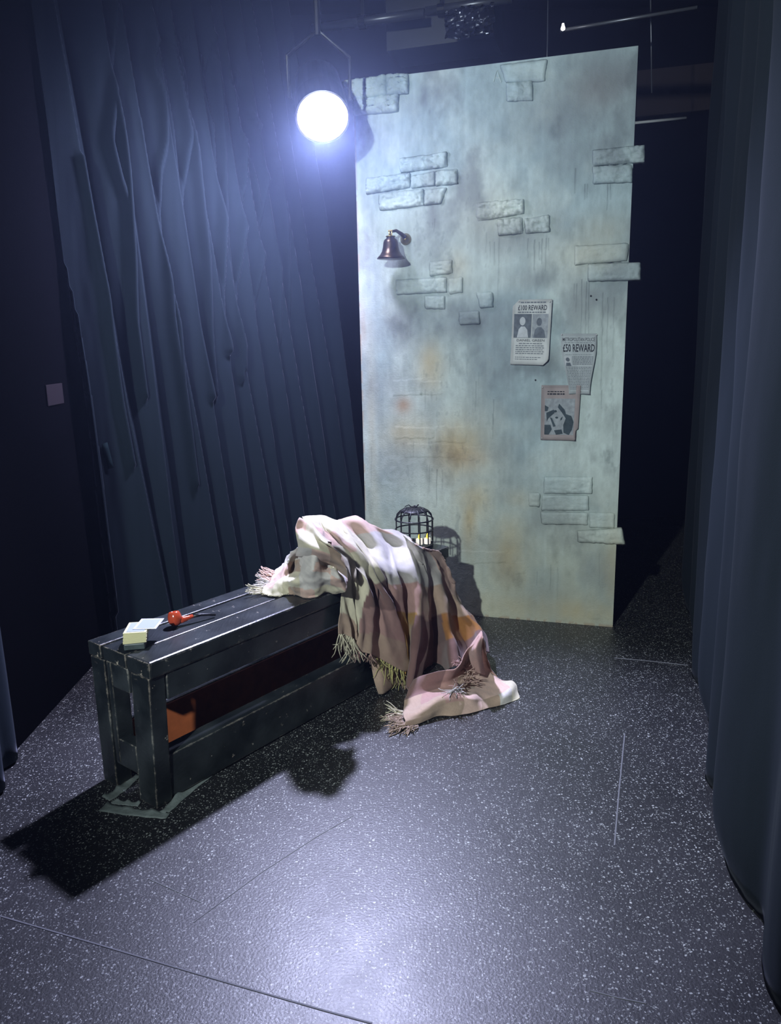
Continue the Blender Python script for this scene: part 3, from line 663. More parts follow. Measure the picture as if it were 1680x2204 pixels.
# ------------------------------------------------------------------ bell on its bracket
bs, bz = on_flat(873, 515); bell_c = None
OFFB = 0.105
sb, zb = on_flat(841, 557, OFFB); st, zt = on_flat(841, 508, OFFB)
M_BRASS = simple('tarnished_brass', (0.12, 0.085, 0.07, 1), 0.32, metal=0.85, var=.4, vscale=30); M_BRASS2 = simple('dull_brass', (0.30, 0.24, 0.12, 1), 0.35, metal=0.8)
BELL = empty('hanging_bell', tuple(flat_pt(bs, bz, 0.0)), label='small tarnished brass bell on a bracket on the pale flat', cat='bell')
hh = zt - zb; R_ = 0.0
w1 = on_flat(870, 557, OFFB)[0] - on_flat(812, 557, OFFB)[0]; rb = w1 / 2
cb_ = flat_pt(sb, zb, OFFB)
prof = [(rb, 0), (rb * .97, hh * .05), (rb * .80, hh * .16), (rb * .64, hh * .32), (rb * .56, hh * .52), (rb * .52, hh * .72), (rb * .46, hh * .83), (rb * .30, hh * .90), (rb * .28, hh * .96), (rb * .1, hh * 1.0), (0, hh * 1.0)]
b = MB(); b.lathe(cb_, (0, 0, 1), prof + [], 40)
o = b.build('bell_body', M_BRASS, BELL, smooth=True); o.modifiers.new('t', 'SOLIDIFY').thickness = 0.002
b = MB(); b.lathe(cb_ + [0, 0, hh * .96], (0, 0, 1), [(rb * .34, 0), (rb * .34, .004), (rb * .12, .006), (rb * .10, .016), (0, .016)], 20); b.build('crown', M_BRASS2, BELL, smooth=True)
top_ = cb_ + np.array([0, 0, hh + .012])
b = MB()
for k in (-1, 1): b.tube([top_ + E1 * k * .006 + np.array([0, 0, -.01]), top_ + E1 * k * .006 + np.array([0, 0, .008])], .003, 8)
b.lathe(top_ + np.array([0, 0, .010]) - E1 * .010, E1, [(.0045, 0), (.0045, .02)], 10)
b.build('hanger', M_BRASS2, BELL)
arm0 = top_ + np.array([0, 0, .006]); arm1 = flat_pt(bs, bz + .008, .02)
b = MB(); b.tube([arm0, arm0 * .6 + arm1 * .4 + np.array([0, 0, .014]), arm0 * .25 + arm1 * .75 + np.array([0, 0, .008]), arm1], [.005, .007, .009, .011], 10); b.build('bracket_arm', M_BRASS, BELL, smooth=True)
b = MB(); b.lathe(flat_pt(bs, bz, .0), NF, [(.026, 0), (.026, .004), (.018, .016), (.010, .024), (0, .026)], 24); b.build('wall_mount', M_BRASS2, BELL, smooth=True)
b = MB(); b.tube([cb_ + [0, 0, hh * .9], cb_ + [0, 0, .012]], .0022, 6); b.lathe(cb_ + [0, 0, .004], (0, 0, 1), [(0, 0), (.007, .004), (.007, .010), (0, .014)], 12); b.build('clapper', M_BRASS, BELL)

# ------------------------------------------------------------------ bench
BENCH = empty('bench', tuple(bench_pt(0, 0, 0)), label='long black worn wooden bench with open slatted sides', cat='bench')
BLn = 1.53
def lb(l0, l1, a0, a1, z0, z1, name, M=M_PAINT, bev=.004, lean=0.0):
    f = lambda l, a, z: bench_pt(l, a + lean * z / .47, z)
    b = MB(); b.hexa([f(l0, a0, z0), f(l1, a0, z0), f(l1, a1, z0), f(l0, a1, z0), f(l0, a0, z1), f(l1, a0, z1), f(l1, a1, z1), f(l0, a1, z1)])
    return b.build(name, M, BENCH, bevel=bev)
lb(0.0, BLn, -.272, -.205, .425, .47, 'seat_slat'); lb(0.003, BLn, -.198, -.082, .423, .468, 'seat_slat'); lb(-.002, BLn, -.072, .040, .420, .472, 'seat_slat', bev=.007)
lb(.0, .056, -.075, .012, .001, .42, 'leg', lean=.02); lb(.0, .055, -.265, -.192, .001, .424, 'leg'); lb(.004, .060, -.188, -.165, .09, .424, 'leg_batten')
lb(1.47, 1.525, -.075, .012, .001, .42, 'leg', lean=.02); lb(1.47, 1.525, -.265, -.192, .001, .424, 'leg')
lb(.058, 1.468, -.030, .016, .335, .419, 'apron', lean=.02); lb(.058, 1.468, -.262, -.232, .335, .423, 'apron')
lb(.004, .044, -.164, -.078, .345, .4225, 'end_apron'); lb(.006, .048, -.190, -.078, .082, .172, 'end_stretcher')
lb(.058, 1.468, -.060, .006, .006, .150, 'lower_rail', lean=.01); lb(.058, 1.468, -.262, -.240, .03, .178, 'lower_rail')
bo = lb(.058, 1.468, -.2395, -.232, .032, .174, 'brown_board', M_BROWN, bev=0); bo['label'] = 'unpainted red-brown inner face of the rear rail'
lb(1.486, 1.52, -.164, -.078, .345, .422, 'end_apron'); lb(1.48, 1.52, -.190, -.078, .082, .172, 'end_stretcher')

# peeling gaffer tape at the bench foot
TAPE = empty('gaffer_tape', tuple(fz(300, 1735)), label='peeling grey-green tape strips on the floor around the bench foot', cat='tape')
def tape(px, w0, w1, h, seed):
    P = [fz(*p) for p in px]; n = 16; b = MB(); r = random.Random(seed); vs = []
    cum = [0]
    for a, c in zip(P[:-1], P[1:]): cum.append(cum[-1] + np.linalg.norm(c - a))
    for i in range(n):
        t = cum[-1] * i / (n - 1); p = np.array([np.interp(t, cum, [q[k] for q in P]) for k in range(3)])
        d = np.array([np.interp(min(t + .02, cum[-1]), cum, [q[k] for q in P]) - np.interp(max(t - .02, 0), cum, [q[k] for q in P]) for k in range(3)]); d /= np.linalg.norm(d) + 1e-9
        nn = np.array([-d[1], d[0], 0]); wd = (w0 + (w1 - w0) * i / (n - 1)) * (1 + r.uniform(-.12, .12))
        for j in range(5):
            x = (j / 4 - .5); vs.append(p + nn * wd * x + np.array([0, 0, .001 + h * (x + .5) ** 2 * (.4 + .6 * math.sin(i * 1.1 + seed)) ** 2 + r.uniform(0, .0006)]))
    o = mesh_obj('tape_strip', vs, grid_faces(n, 5), M_TAPE, TAPE, smooth=True); o.modifiers.new('t', 'SOLIDIFY').thickness = .0012
tape([(228, 1722), (262, 1700), (296, 1668)], .035, .030, .010, 1); tape([(222, 1738), (262, 1746), (310, 1752), (362, 1757)], .040, .030, .006, 2)
tape([(352, 1752), (382, 1724), (420, 1692), (478, 1650)], .030, .020, .014, 3); tape([(385, 1705), (410, 1690), (440, 1672)], .018, .012, .010, 4); tape([(240, 1727), (270, 1730), (300, 1733)], .02, .02, .008, 5)

# ------------------------------------------------------------------ things on the bench
ZS = .472
# dark box with a stack of cards, one card skewed on top
bc = on_z(283, 1398, ZS + .0); ux = np.array([.97, .12, 0]); ux /= np.linalg.norm(ux); uy = np.array([-ux[1], ux[0], 0])
def obox(c, dx, dy, z0, z1, rot=0, name='x', M=None, parent=None, bev=.001, tilt=0):
    a = ux * math.cos(rot) + uy * math.sin(rot); b_ = -ux * math.sin(rot) + uy * math.cos(rot)
    m_ = MB(); o0 = np.array([c[0], c[1], z0]) - a * dx / 2 - b_ * dy / 2
    m_.box(o0, a * dx + np.array([0, 0, tilt]), b_ * dy, (0, 0, z1 - z0)); return m_.build(name, M, parent, bevel=bev)
M_BOX = simple('scuffed_dark_tin', (0.05, 0.065, 0.068, 1), .4, var=.6, vscale=60)
M_CARD = simple('cream_card_edge', srgb(206, 200, 158), .8); M_CFACE = simple('white_card', srgb(196, 198, 202), .7); M_CPRINT = simple('pale_blue_print', srgb(156, 164, 186), .8)
bc = (on_z(262, 1404, .47) + on_z(305, 1400, .47)) / 2 + np.array([0.0, .045, 0])
t_ = obox(bc, .060, .085, .4725, .492, .05, 'small_tin', M_BOX, None, .003); tag(t_, 'small dark scuffed tin under the cream cards on the bench', 'tin')
CARDS = empty('card_stack', (bc[0], bc[1], .493), label='stack of cream playing cards on the dark tin', cat='cards')
zc = .4925
for k in range(9):
    rot_ = .12 - .012 * k + random.uniform(-.03, .03); c = bc + np.array([-.002 + .0006 * k, .006 + .001 * k, 0])
    obox(c, .066, .092, zc, zc + .0030, rot_, 'card', M_CARD, CARDS, .0003); zc += .0034
obox(bc + np.array([.003, .015, 0]), .052, .078, zc + .0001, zc + .0005, .01, 'card_print', M_CPRINT, CARDS, 0)
top = obox(bc + np.array([.030, .036, 0]), .070, .088, zc + .0012, zc + .0022, -.12, 'playing_card', M_CFACE, None, .0002); tag(top, 'single white-bordered card lying askew on top of the stack', 'card')
obox(bc + np.array([.030, .036, 0]), .054, .074, zc + .0022, zc + .0026, -.12, 'card_print', M_CPRINT, None, 0)
cp = bpy.data.objects['card_print.001'] if 'card_print.001' in bpy.data.objects else None
if cp: cp.parent = top; cp.location = Vector(cp.location) - Vector(top.location)

# smoking pipe, red briar bowl and black stem
M_BRIAR = simple('polished_red_briar', (0.42, 0.055, 0.022, 1), .18, var=.25, vscale=40, spec=.6)
p0 = on_z(379, 1348, .47); p0 = p0 + np.array([0, 0, .0]); PIPE = empty('smoking_pipe', (p0[0], p0[1], .471), label='red briar smoking pipe with black stem lying on the bench', cat='pipe')
dirp = on_z(455, 1326, .475) - p0; dirp[2] = 0; lp = np.linalg.norm(dirp); dirp /= lp
tiltv = np.array([-dirp[1] * .25, dirp[0] * .25, 1.0]); tiltv /= np.linalg.norm(tiltv)
b = MB(); b.lathe(np.array([p0[0], p0[1], .4722]), tiltv, [(0, 0), (.012, .0015), (.019, .009), (.0225, .020), (.0215, .031), (.0185, .041), (.0145, .046), (.0105, .046), (.0095, .030), (0, .026)], 28)
b.build('bowl', M_BRIAR, PIPE, smooth=True)
zb0 = .490
pc = np.array([p0[0], p0[1], zb0]); b = MB()
b.tube([pc + dirp * .010 + [0, 0, -.002], pc + dirp * .026 + [0, 0, -.003], pc + dirp * .042 + [0, 0, -.002], pc + dirp * .058 + [0, 0, 0]], [.0125, .0100, .0078, .0070], 14); b.build('shank', M_BRIAR, PIPE, smooth=True)
b = MB(); b.tube([pc + dirp * .057, pc + dirp * .085 + [0, 0, -.002], pc + dirp * .115 + [0, 0, -.008], pc + dirp * .135 + [0, 0, -.014]], [.0062, .005, .0042, .0045], 10); b.build('stem', M_BLACKSAT, PIPE, smooth=True)

# birdcage lantern with two candles
cg = on_z(892, 1176, .472); cgx, cgy = cg[0], cg[1] + .01
dist = math.hypot(cgx, cgy); RC = 41.0 / F_PX * dist * 1.02
CAGE = empty('birdcage_lantern', (cgx, cgy, .472), label='small black domed birdcage lantern standing at the bench end', cat='lantern')
c0 = np.array([cgx, cgy, .472]); TOPC = .172
CZ1, CZ2 = .075, .120
b = MB(); b.lathe(c0, (0, 0, 1), [(RC * .98, .0), (RC, .004), (RC, .013), (RC * .96, .013), (RC * .94, .006), (0, .006)], 40); b.build('base_tray', M_BLACKSAT, CAGE, smooth=False)
for z_ in (CZ1, CZ2): 
    b = MB(); b.tube([c0 + [RC * math.cos(2 * PI * k / 36), RC * math.sin(2 * PI * k / 36), z_] for k in range(36)], .0032, 6, True); b.build('hoop', M_BLACKSAT, CAGE, smooth=True)
for k in range(12):
    th = 2 * PI * (k + .5) / 12; e = np.array([math.cos(th), math.sin(th), 0])
    pts = [c0 + e * RC * .985 + [0, 0, z_] for z_ in (.02, CZ1, CZ2)] + [c0 + e * RC * math.cos(a) * .985 + [0, 0, CZ2 + (TOPC - CZ2) * math.sin(a)] for a in (.35, .7, 1.0, 1.15)]
    b = MB(); b.tube(pts, .0030, 6); b.build('bar', M_BLACKSAT, CAGE, smooth=True)
capp = [(RC * math.cos(a), CZ2 + .001 + (TOPC - CZ2) * math.sin(a)) for a in (.70, .85, 1.0, 1.15, 1.3, 1.45)] + [(0, TOPC + .001)]
b = MB(); b.lathe(c0, (0, 0, 1), capp, 36); o = b.build('dome_cap', M_BLACKSAT, CAGE, smooth=True)
b = MB(); b.tube([c0 + [-.012, 0, TOPC + .001], c0 + [-.022, 0, TOPC + .010], c0 + [-.036, -.004, TOPC + .006], c0 + [-.046, -.008, TOPC - .006], c0 + [-.036, -.008, TOPC - .008], c0 + [-.024, -.006, TOPC - .001]], .0022, 6)
b.build('ring_handle', M_BLACKSAT, CAGE, smooth=True)
b = MB(); b.lathe(c0 + [0.002, 0, TOPC], (0, 0, 1), [(.012, 0), (.012, .003), (.004, .005), (.004, .007), (0, .008)], 16); b.tube([c0 + [.004, 0, TOPC + .003], c0 + [.014, 0, TOPC + .006], c0 + [.02, 0, TOPC + .011]], .003, 6); b.build('finial', M_BLACKSAT, CAGE)
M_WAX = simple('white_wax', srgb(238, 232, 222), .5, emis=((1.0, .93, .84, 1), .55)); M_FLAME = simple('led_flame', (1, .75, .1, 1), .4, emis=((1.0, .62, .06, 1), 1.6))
for k, (u, lab) in enumerate(((903, 'left'), (921, 'right'))):
    dd = ray(u, 1160); pc = np.array([cgx + (u - 893) / F_PX * dist, cgy - .028 + .010 * k, .4860])
    can = empty('tealight_candle', tuple(pc), label='white tea light with yellow flame inside the cage, %s one' % lab, cat='candle', group='candles in the birdcage')
    b = MB(); b.lathe(pc, (0, 0, 1), [(.0145, 0), (.0148, .024), (.012, .0245), (.011, .021), (0, .021)], 20); b.build('wax_cup', M_WAX, can, smooth=False)
    b = MB(); b.lathe(pc + [0, 0, .021], (0, 0, 1), [(0, 0), (.004, .003), (.0055, .009), (.004, .017), (.0015, .023), (0, .026)], 12); b.build('flame', M_FLAME, can, smooth=True)

# ------------------------------------------------------------------ the draped throw
THROW = empty('throw_blanket', tuple(bench_pt(1.0, 0.1, 0)), label='crumpled cream, pink and ochre checked fringed blanket over the bench end', cat='blanket')
def loft(cols, nu, nv, spec):
    """cols: list of control lines; Catmull-Rom both ways -> (nu*k) x nv grid"""
    C = np.array([[spec(*p) for p in c] for c in cols])          # ncol, nrow, 3
    def cr(A, n):
        K = len(A); t = np.linspace(0, K - 1 - 1e-6, n); i = t.astype(int); f = (t - i)[:, None, None]
        g = lambda j: A[np.clip(j, 0, K - 1)]
        p0, p1, p2, p3 = g(i - 1), g(i), g(i + 1), g(i + 2)
        return .5 * ((2 * p1) + (-p0 + p2) * f + (2 * p0 - 5 * p1 + 4 * p2 - p3) * f ** 2 + (-p0 + 3 * p1 - 3 * p2 + p3) * f ** 3)
    A = cr(C, nu); A = cr(A.transpose(1, 0, 2), nv).transpose(1, 0, 2)
    return A
sp_a = lambda u, v, a: on_bench(u, v, a)
sp_z = lambda u, v, z: on_z(u, v, z)
CREAM = np.array(srgb(214, 206, 180)[:3]); WHITE = np.array(srgb(208, 202, 196)[:3]); PINK = np.array(srgb(216, 184, 170)[:3]); ROSE = np.array(srgb(172, 138, 130)[:3])
MAUVE = np.array(srgb(128, 100, 96)[:3]); MUST = np.array(srgb(176, 136, 70)[:3]); ORNG = np.array(srgb(160, 112, 66)[:3]); TAUPE = np.array(srgb(176, 152, 134)[:3])
main_cols = [
 [(650,1112,-.12),(662,1128,-.06),(672,1150,-.02),(700,1190,.0),(728,1222,.03),(736,1268,.05),(731,1320,.05),(727,1364,.05)],
 [(668,1111,-.12),(690,1140,-.05),(705,1168,0),(735,1190,.03),(750,1235,.05),(750,1290,.05),(748,1330,.055),(747,1370,.06)],
 [(680,1111,-.12),(700,1142,-.05),(728,1172,0),(752,1202,.02),(764,1245,.035),(762,1300,.032),(764,1350,.03),(766,1398,.03)],
 [(692,1112,-.12),(712,1140,-.03),(742,1168,.02),(772,1205,.06),(787,1255,.09),(785,1310,.10),(783,1360,.10),(780,1404,.10)],
 [(705,1114,-.12),(735,1142,-.05),(765,1175,0),(790,1215,.05),(803,1262,.07),(808,1315,.08),(808,1365,.08),(806,1412,.08)],
 [(725,1122,-.12),(752,1152,-.03),(779,1187,.03),(802,1226,.08),(822,1268,.10),(840,1325,.11),(858,1385,.11),(868,1445,.11)],
 [(733,1118,-.14),(762,1146,-.09),(786,1178,-.05),(808,1216,.01),(828,1260,.03),(846,1318,.045),(863,1378,.055),(873,1436,.06)],
 [(765,1111,-.12),(795,1140,-.05),(822,1180,0),(838,1225,.06),(852,1270,.10),(860,1320,.10),(871,1380,.10),(880,1445,.1)],
 [(785,1120,-.13),(815,1146,-.09),(838,1178,-.06),(853,1225,.005),(866,1272,.04),(870,1330,.045),(878,1390,.055),(887,1450,.06)],
 [(815,1139,-.12),(850,1150,-.06),(880,1178,0),(898,1220,.08),(905,1270,.13),(903,1330,.15),(896,1400,.15),(884,1482,.15)],
 [(845,1141,-.14),(870,1152,-.09),(895,1180,-.02),(908,1225,.05),(914,1275,.09),(914,1340,.11),(910,1400,.11),(894,1477,.12)],
 [(868,1149,-.14),(882,1163,-.10),(900,1188,-.05),(914,1230,.0),(921,1280,.03),(926,1340,.04),(930,1400,.05),(930,1460,.06)],
 [(885,1163,-.10),(903,1176,-.06),(924,1195,.02),(938,1232,.06),(948,1275,.10),(960,1330,.15),(972,1380,.19),(985,1432,.24)],
 [(903,1174,-.05),(918,1181,-.03),(936,1200,.03),(950,1240,.035),(962,1280,.05),(980,1330,.10),(995,1380,.15),(1008,1425,.2)],
 [(926,1179,-.01),(942,1187,.03),(955,1213,.05),(971,1252,.06),(984,1290,.09),(1008,1326,.16),(1035,1357,.23),(1040,1400,.33)],
 [(934,1180,-.03),(948,1190,.0),(961,1220,.02),(976,1260,.03),(990,1298,.05),(1014,1332,.12),(1036,1365,.20),(1041,1405,.30)]]
# behind the crest the cloth falls away again
for k_, c in enumerate(main_cols):
    u, v, a = c[0]
    if k_ >= 11:
        c[0] = (u + 1, v + 6, a); c.insert(0, (u + 1, v + 5, a - .012)); c.insert(0, (u + 2, v + 5, a - .022)); continue
    c.insert(0, (u + 4, v + 7, a - .07)); c.insert(0, (u + 10, v + 40, a - .12 if a - .12 > -.27 else -.27))
def smooth_noise(A, amp, sc, seed):
    n = A.shape; P = A.reshape(-1, 3); d = np.array([mnoise.noise(Vector(p) * sc + Vector((seed, 0, 0))) for p in P])
    N = np.cross(np.gradient(A, axis=0).reshape(-1, 3), np.gradient(A, axis=1).reshape(-1, 3)); N /= np.linalg.norm(N, axis=1)[:, None] + 1e-9
    return (P + N * (d * amp)[:, None]).reshape(n)
def out_of_bench(A, m_=.006, lim=.16):
    P = A.reshape(-1, 3); d = P - BP; l = d @ BB; a = d @ BN; z = P[:, 2]
    ins = (l < BLn + .01) & (a > -.275) & (a < .042 + m_) & (z < .472 + m_)
    up = .472 + m_ - z; ou = .042 + m_ - a
    top = ins & (up < ou); P = P.copy(); P[top, 2] = .472 + m_
    sd = ins & ~top & (ou < lim); P[sd] += BN[None] * ou[sd, None]
    return P.reshape(A.shape)
NU, NV = 210, 110
def sp_a2(u, v, a):
    p = on_bench(u, v, a)
    return on_bench(u, v, .066) if (p[2] < .50 and -.11 < a < .066) else p
A = loft(main_cols, NU, NV, sp_a2); 
_N = np.cross(np.gradient(A, axis=0).reshape(-1, 3), np.gradient(A, axis=1).reshape(-1, 3)); _N /= np.linalg.norm(_N, axis=1)[:, None] + 1e-9
_u, _v = np.meshgrid(np.linspace(0, 1, NU), np.linspace(0, 1, NV), indexing='ij')
_w = fbm(_u * 3 + 5, _v * 2, 17, 3) * 1.6; _f = 1 - np.abs(np.mod(_u * 15 + _w * 2.2 + .8 * _v, 1) * 2 - 1); _f = _f ** 1.6 * sstep(.25, .6, fbm(_u * 9, _v * 3, 23, 3)) * sstep(.2, .42, _v + .0 * _u) * (1 - .8 * sstep(.7, .8, _u) * sstep(.5, .35, _v))
_sg = np.sign((_N.reshape(A.shape)[NU // 2, NV // 2] @ BN)); A = A + (_N * _sg * ((_f * (1 + .8 * sstep(.4, .6, _v))).reshape(-1, 1) * .014)).reshape(A.shape)
A = smooth_noise(A, .006, 22, 1); A = smooth_noise(A, .0025, 60, 2)
A[..., 2] = np.maximum(A[..., 2], .006); A = out_of_bench(A, .012)
for _ in range(2): A[1:-1, 1:-1] = (A[1:-1, 1:-1] * 2 + A[:-2, 1:-1] + A[2:, 1:-1] + A[1:-1, :-2] + A[1:-1, 2:]) / 6
A = out_of_bench(A, .009); A[:, 22:] = out_of_bench(A[:, 22:], .015, 9)
ui, vi = np.meshgrid(np.linspace(0, 1, NU), np.linspace(0, 1, NV), indexing='ij')
def plaid(u, v, bu, bv, tab):
    iu = np.floor(u * bu).astype(int); iv = np.floor(v * bv).astype(int)
    T = np.array(tab); return T[iv.clip(0, len(tab) - 1), iu % T.shape[1]]
tab = [[CREAM, CREAM, PINK, WHITE, PINK], [PINK * .9, CREAM, WHITE, WHITE, PINK], [CREAM, CREAM, WHITE, WHITE, PINK], [CREAM, MAUVE, ROSE, TAUPE, TAUPE], [CREAM, ROSE, MUST * .8, MAUVE * .8, ORNG], [TAUPE, TAUPE, MUST, MAUVE, MAUVE]]
tab = [[c * .64 for c in q] for q in tab[:3]] + [[c * .84 for c in q] for q in tab[3:]]
fs_all = []; VV = []; CC = []; base = 0
def add_sheet(A, col):
    global base
    nu_, nv_ = A.shape[:2]; f = grid_faces(nu_, nv_) + base; fs_all.append(f); VV.append(A.reshape(-1, 3)); CC.append(col.reshape(-1, 3)); base += nu_ * nv_
def weave(A, c, seed):
    P = A.reshape(-1, 3); n = fbm(P[:, 0] * 300 + P[:, 1] * 100, P[:, 2] * 300, seed, 2); return c.reshape(-1, 3) * (0.9 + .2 * n)[:, None]
add_sheet(A, weave(A, plaid((ui + .02 * np.sin(vi * 9)).clip(0, .999), np.clip((np.clip((vi - .12) / .88, 0, 1)) ** 1.3 + .012 * np.sin(ui * 26), 0, .999), 5, 6, tab), 3))
# left sleeve of cloth under the crest
sl = [[(655,1150,.60),(646,1114,.735),(636,1134,.715),(637,1158,.68),(640,1182,.64),(636,1196,.60)], [(668,1150,.60),(660,1119,.725),(652,1142,.70),(658,1164,.69),(662,1184,.66),(658,1200,.61)],
      [(680,1150,.62),(674,1128,.72),(672,1150,.70),(682,1168,.685),(690,1190,.655),(686,1206,.61)], [(700,1160,.62),(690,1150,.70),(692,1165,.695),(712,1178,.665),(720,1203,.625),(718,1220,.58)], [(720,1170,.60),(705,1165,.685),(715,1178,.675),(735,1196,.63),(745,1225,.585),(748,1245,.54)]]
A2 = loft(sl, 60, 60, sp_z); A2 = smooth_noise(A2, .004, 25, 4); u2, v2 = np.meshgrid(np.linspace(0, 1, 60), np.linspace(0, 1, 60), indexing='ij')
add_sheet(A2, weave(A2, plaid(u2, v2, 3, 4, [[PINK, PINK, CREAM], [PINK, CREAM, CREAM], [CREAM, CREAM, TAUPE], [WHITE, PINK, TAUPE]]) * .75, 5))
# pile on the bench top
pl = [[(592,1228,.485),(588,1238,.49),(580,1250,.49),(570,1262,.485),(563,1277,.478),(568,1279,.474)],
      [(605,1216,.52),(604,1232,.53),(600,1246,.52),(592,1260,.505),(590,1281,.478),(594,1283,.474)],
      [(621,1194,.585),(617,1216,.56),(613,1238,.53),(612,1254,.515),(618,1276,.48),(620,1280,.474)],
      [(640,1180,.64),(633,1207,.555),(631,1230,.52),(630,1250,.54),(638,1276,.484),(640,1280,.474)],
      [(660,1178,.655),(650,1202,.60),(650,1222,.575),(652,1244,.55),(658,1283,.482),(660,1287,.474)],
      [(684,1184,.655),(676,1204,.625),(674,1222,.60),(672,1244,.56),(682,1282,.485),(684,1286,.474)],
      [(705,1192,.63),(698,1216,.575),(702,1226,.57),(702,1246,.55),(706,1268,.50),(700,1276,.480)],
      [(726,1206,.59),(722,1224,.575),(728,1238,.565),(730,1252,.54),(732,1268,.505),(722,1274,.482)],
      [(742,1226,.54),(742,1236,.54),(747,1250,.52),(746,1262,.51),(742,1274,.495),(732,1276,.482)]]
A3 = loft(pl, 120, 80, sp_z); A3 = smooth_noise(A3, .010, 18, 7); A3 = smooth_noise(A3, .004, 45, 8); A3[..., 2] = np.maximum(A3[..., 2], .4745)
u3, v3 = np.meshgrid(np.linspace(0, 1, 120), np.linspace(0, 1, 80), indexing='ij')
add_sheet(A3, weave(A3, plaid(u3 + .08 * v3, v3 - .12 * u3 + .1, 6, 4, [[WHITE, WHITE, WHITE, WHITE, WHITE, CREAM], [PINK, PINK, TAUPE, WHITE, PINK, WHITE], [PINK, CREAM, CREAM, WHITE, WHITE, PINK], [CREAM, CREAM, TAUPE, PINK, CREAM, CREAM]]) * .8, 9))
# hanging tongue behind the fringe
tg = [[(795,1400,.05),(800,1440,.06),(806,1470,.075),(815,1496,.08)], [(815,1400,.06),(822,1440,.085),(825,1472,.10),(826,1507,.09)], [(840,1400,.05),(845,1440,.07),(848,1470,.085),(842,1503,.08)], [(870,1400,.05),(872,1440,.06),(870,1465,.08),(858,1492,.075)]]
A4 = loft(tg, 30, 30, sp_a); A4[..., 2] = np.maximum(A4[..., 2], .008); add_sheet(A4, weave(A4, np.tile(TAUPE * .9, (900, 1)), 3))
# the part lying on the floor
flr = [[(888,1462,.06),(872,1500,.02),(868,1528,.012),(868,1540,.035),(872,1552,.03),(866,1566,.008)],
       [(915,1452,.10),(905,1488,.04),(900,1512,.03),(904,1528,.045),(912,1540,.03),(905,1556,.006)],
       [(950,1444,.13),(940,1476,.055),(935,1498,.045),(944,1502,.07),(950,1522,.04),(945,1541,.006)],
       [(985,1436,.16),(972,1462,.08),(968,1482,.05),(978,1492,.075),(985,1515,.045),(975,1541,.006)],
       [(1003,1400,.20),(1002,1440,.10),(1002,1470,.05),(1010,1498,.06),(1018,1514,.035),(1015,1534,.004)],
       [(1020,1385,.23),(1024,1430,.10),(1030,1462,.045),(1040,1493,.03),(1050,1506,.02),(1052,1524,.003)],
       [(1036,1365,.25),(1042,1420,.10),(1052,1454,.04),(1068,1480,.025),(1082,1496,.03),(1084,1516,.003)],
       [(1041,1385,.20),(1050,1430,.07),(1066,1458,.03),(1090,1470,.03),(1102,1482,.035),(1104,1509,.003)],
       [(1043,1400,.16),(1058,1445,.05),(1078,1462,.015),(1102,1466,.02),(1113,1480,.02),(1118,1503,.003)]]
A5 = loft(flr, 130, 80, sp_z); A5 = smooth_noise(A5, .005, 25, 12); A5[..., 2] = np.maximum(A5[..., 2], .003)
u5, v5 = np.meshgrid(np.linspace(0, 1, 130), np.linspace(0, 1, 80), indexing='ij')
add_sheet(A5, weave(A5, plaid(u5, v5, 7, 4, [[MAUVE, MAUVE, ROSE, ROSE, ROSE, PINK, PINK], [TAUPE, ROSE, ROSE, TAUPE, PINK, PINK, PINK], [TAUPE, TAUPE, ROSE, PINK, PINK, PINK, CREAM], [TAUPE, TAUPE, TAUPE, PINK, TAUPE, WHITE, CREAM]]), 13))
# turned-back corner roll at the right
rl = [[(1035,1357,.25),(1015,1384,.22),(1008,1400,.19),(1012,1425,.14),(1022,1448,.09)], [(1037,1362,.26),(1026,1385,.235),(1022,1402,.21),(1028,1425,.15),(1034,1450,.09)], [(1038,1372,.25),(1036,1392,.215),(1036,1410,.18),(1040,1430,.12),(1044,1452,.06)]]
A6 = loft(rl, 24, 40, sp_z); add_sheet(A6, weave(A6, np.tile(ROSE * 1.15, (960, 1)), 3))
cloth = mesh_obj('woven_cloth', np.concatenate(VV), np.concatenate(fs_all), M_CLOTH, THROW, smooth=True, colors=np.concatenate(CC))
cloth.modifiers.new('thickness', 'SOLIDIFY').thickness = .003
# fringe
FB = MB(); FC = []
def tassel(p, d, L, col, r):
    d = np.array(d) / np.linalg.norm(d)
    for k in range(3):
        q = np.array(p, float) + np.array([r.uniform(-.002, .002) for _ in range(3)]); pts = [q]; dd = d + np.array([r.uniform(-.25, .25) for _ in range(3)])
        for i in range(5):
            dd = dd + np.array([r.uniform(-.3, .3) for _ in range(3)]); dd /= np.linalg.norm(dd); q = q + dd * L / 5; q[2] = max(q[2], .002); pts.append(q)
        n0 = len(FB.v); FB.tube(pts, [.0022, .0020, .0018, .0017, .0015, .001], 4); FC.extend([col] * (len(FB.v) - n0))
def fringe(P, dirf, L, n, cols, seed):
    r = random.Random(seed); P = np.array(P); cum = np.concatenate([[0], np.cumsum(np.linalg.norm(np.diff(P, axis=0), axis=1))])
    for i in range(n):
        t = cum[-1] * (i + .5) / n; p = np.array([np.interp(t, cum, P[:, k]) for k in range(3)]); tassel(p, dirf(i / n, r), L * r.uniform(.75, 1.2), cols[int(i / n * len(cols))] * .85, r)
hem = A[:, -1]
down = lambda t, r: (r.uniform(-.15, .15), r.uniform(-.15, .1), -1)
i1 = int(NU * 5.6 / 15); fringe(hem[:int(NU * .10)], down, .085, 16, [CREAM], 1); fringe(hem[int(NU * .10):int(NU * .17)], down, .04, 6, [ROSE], 2)
fringe(hem[int(NU * .17):int(NU * .27)], down, .035, 10, [ROSE, TAUPE], 5)
fringe(hem[int(NU * .27):int(NU * .60)], down, .085, 40, [np.array(srgb(190, 184, 120)[:3]), MUST, TAUPE, ROSE * .8], 3)
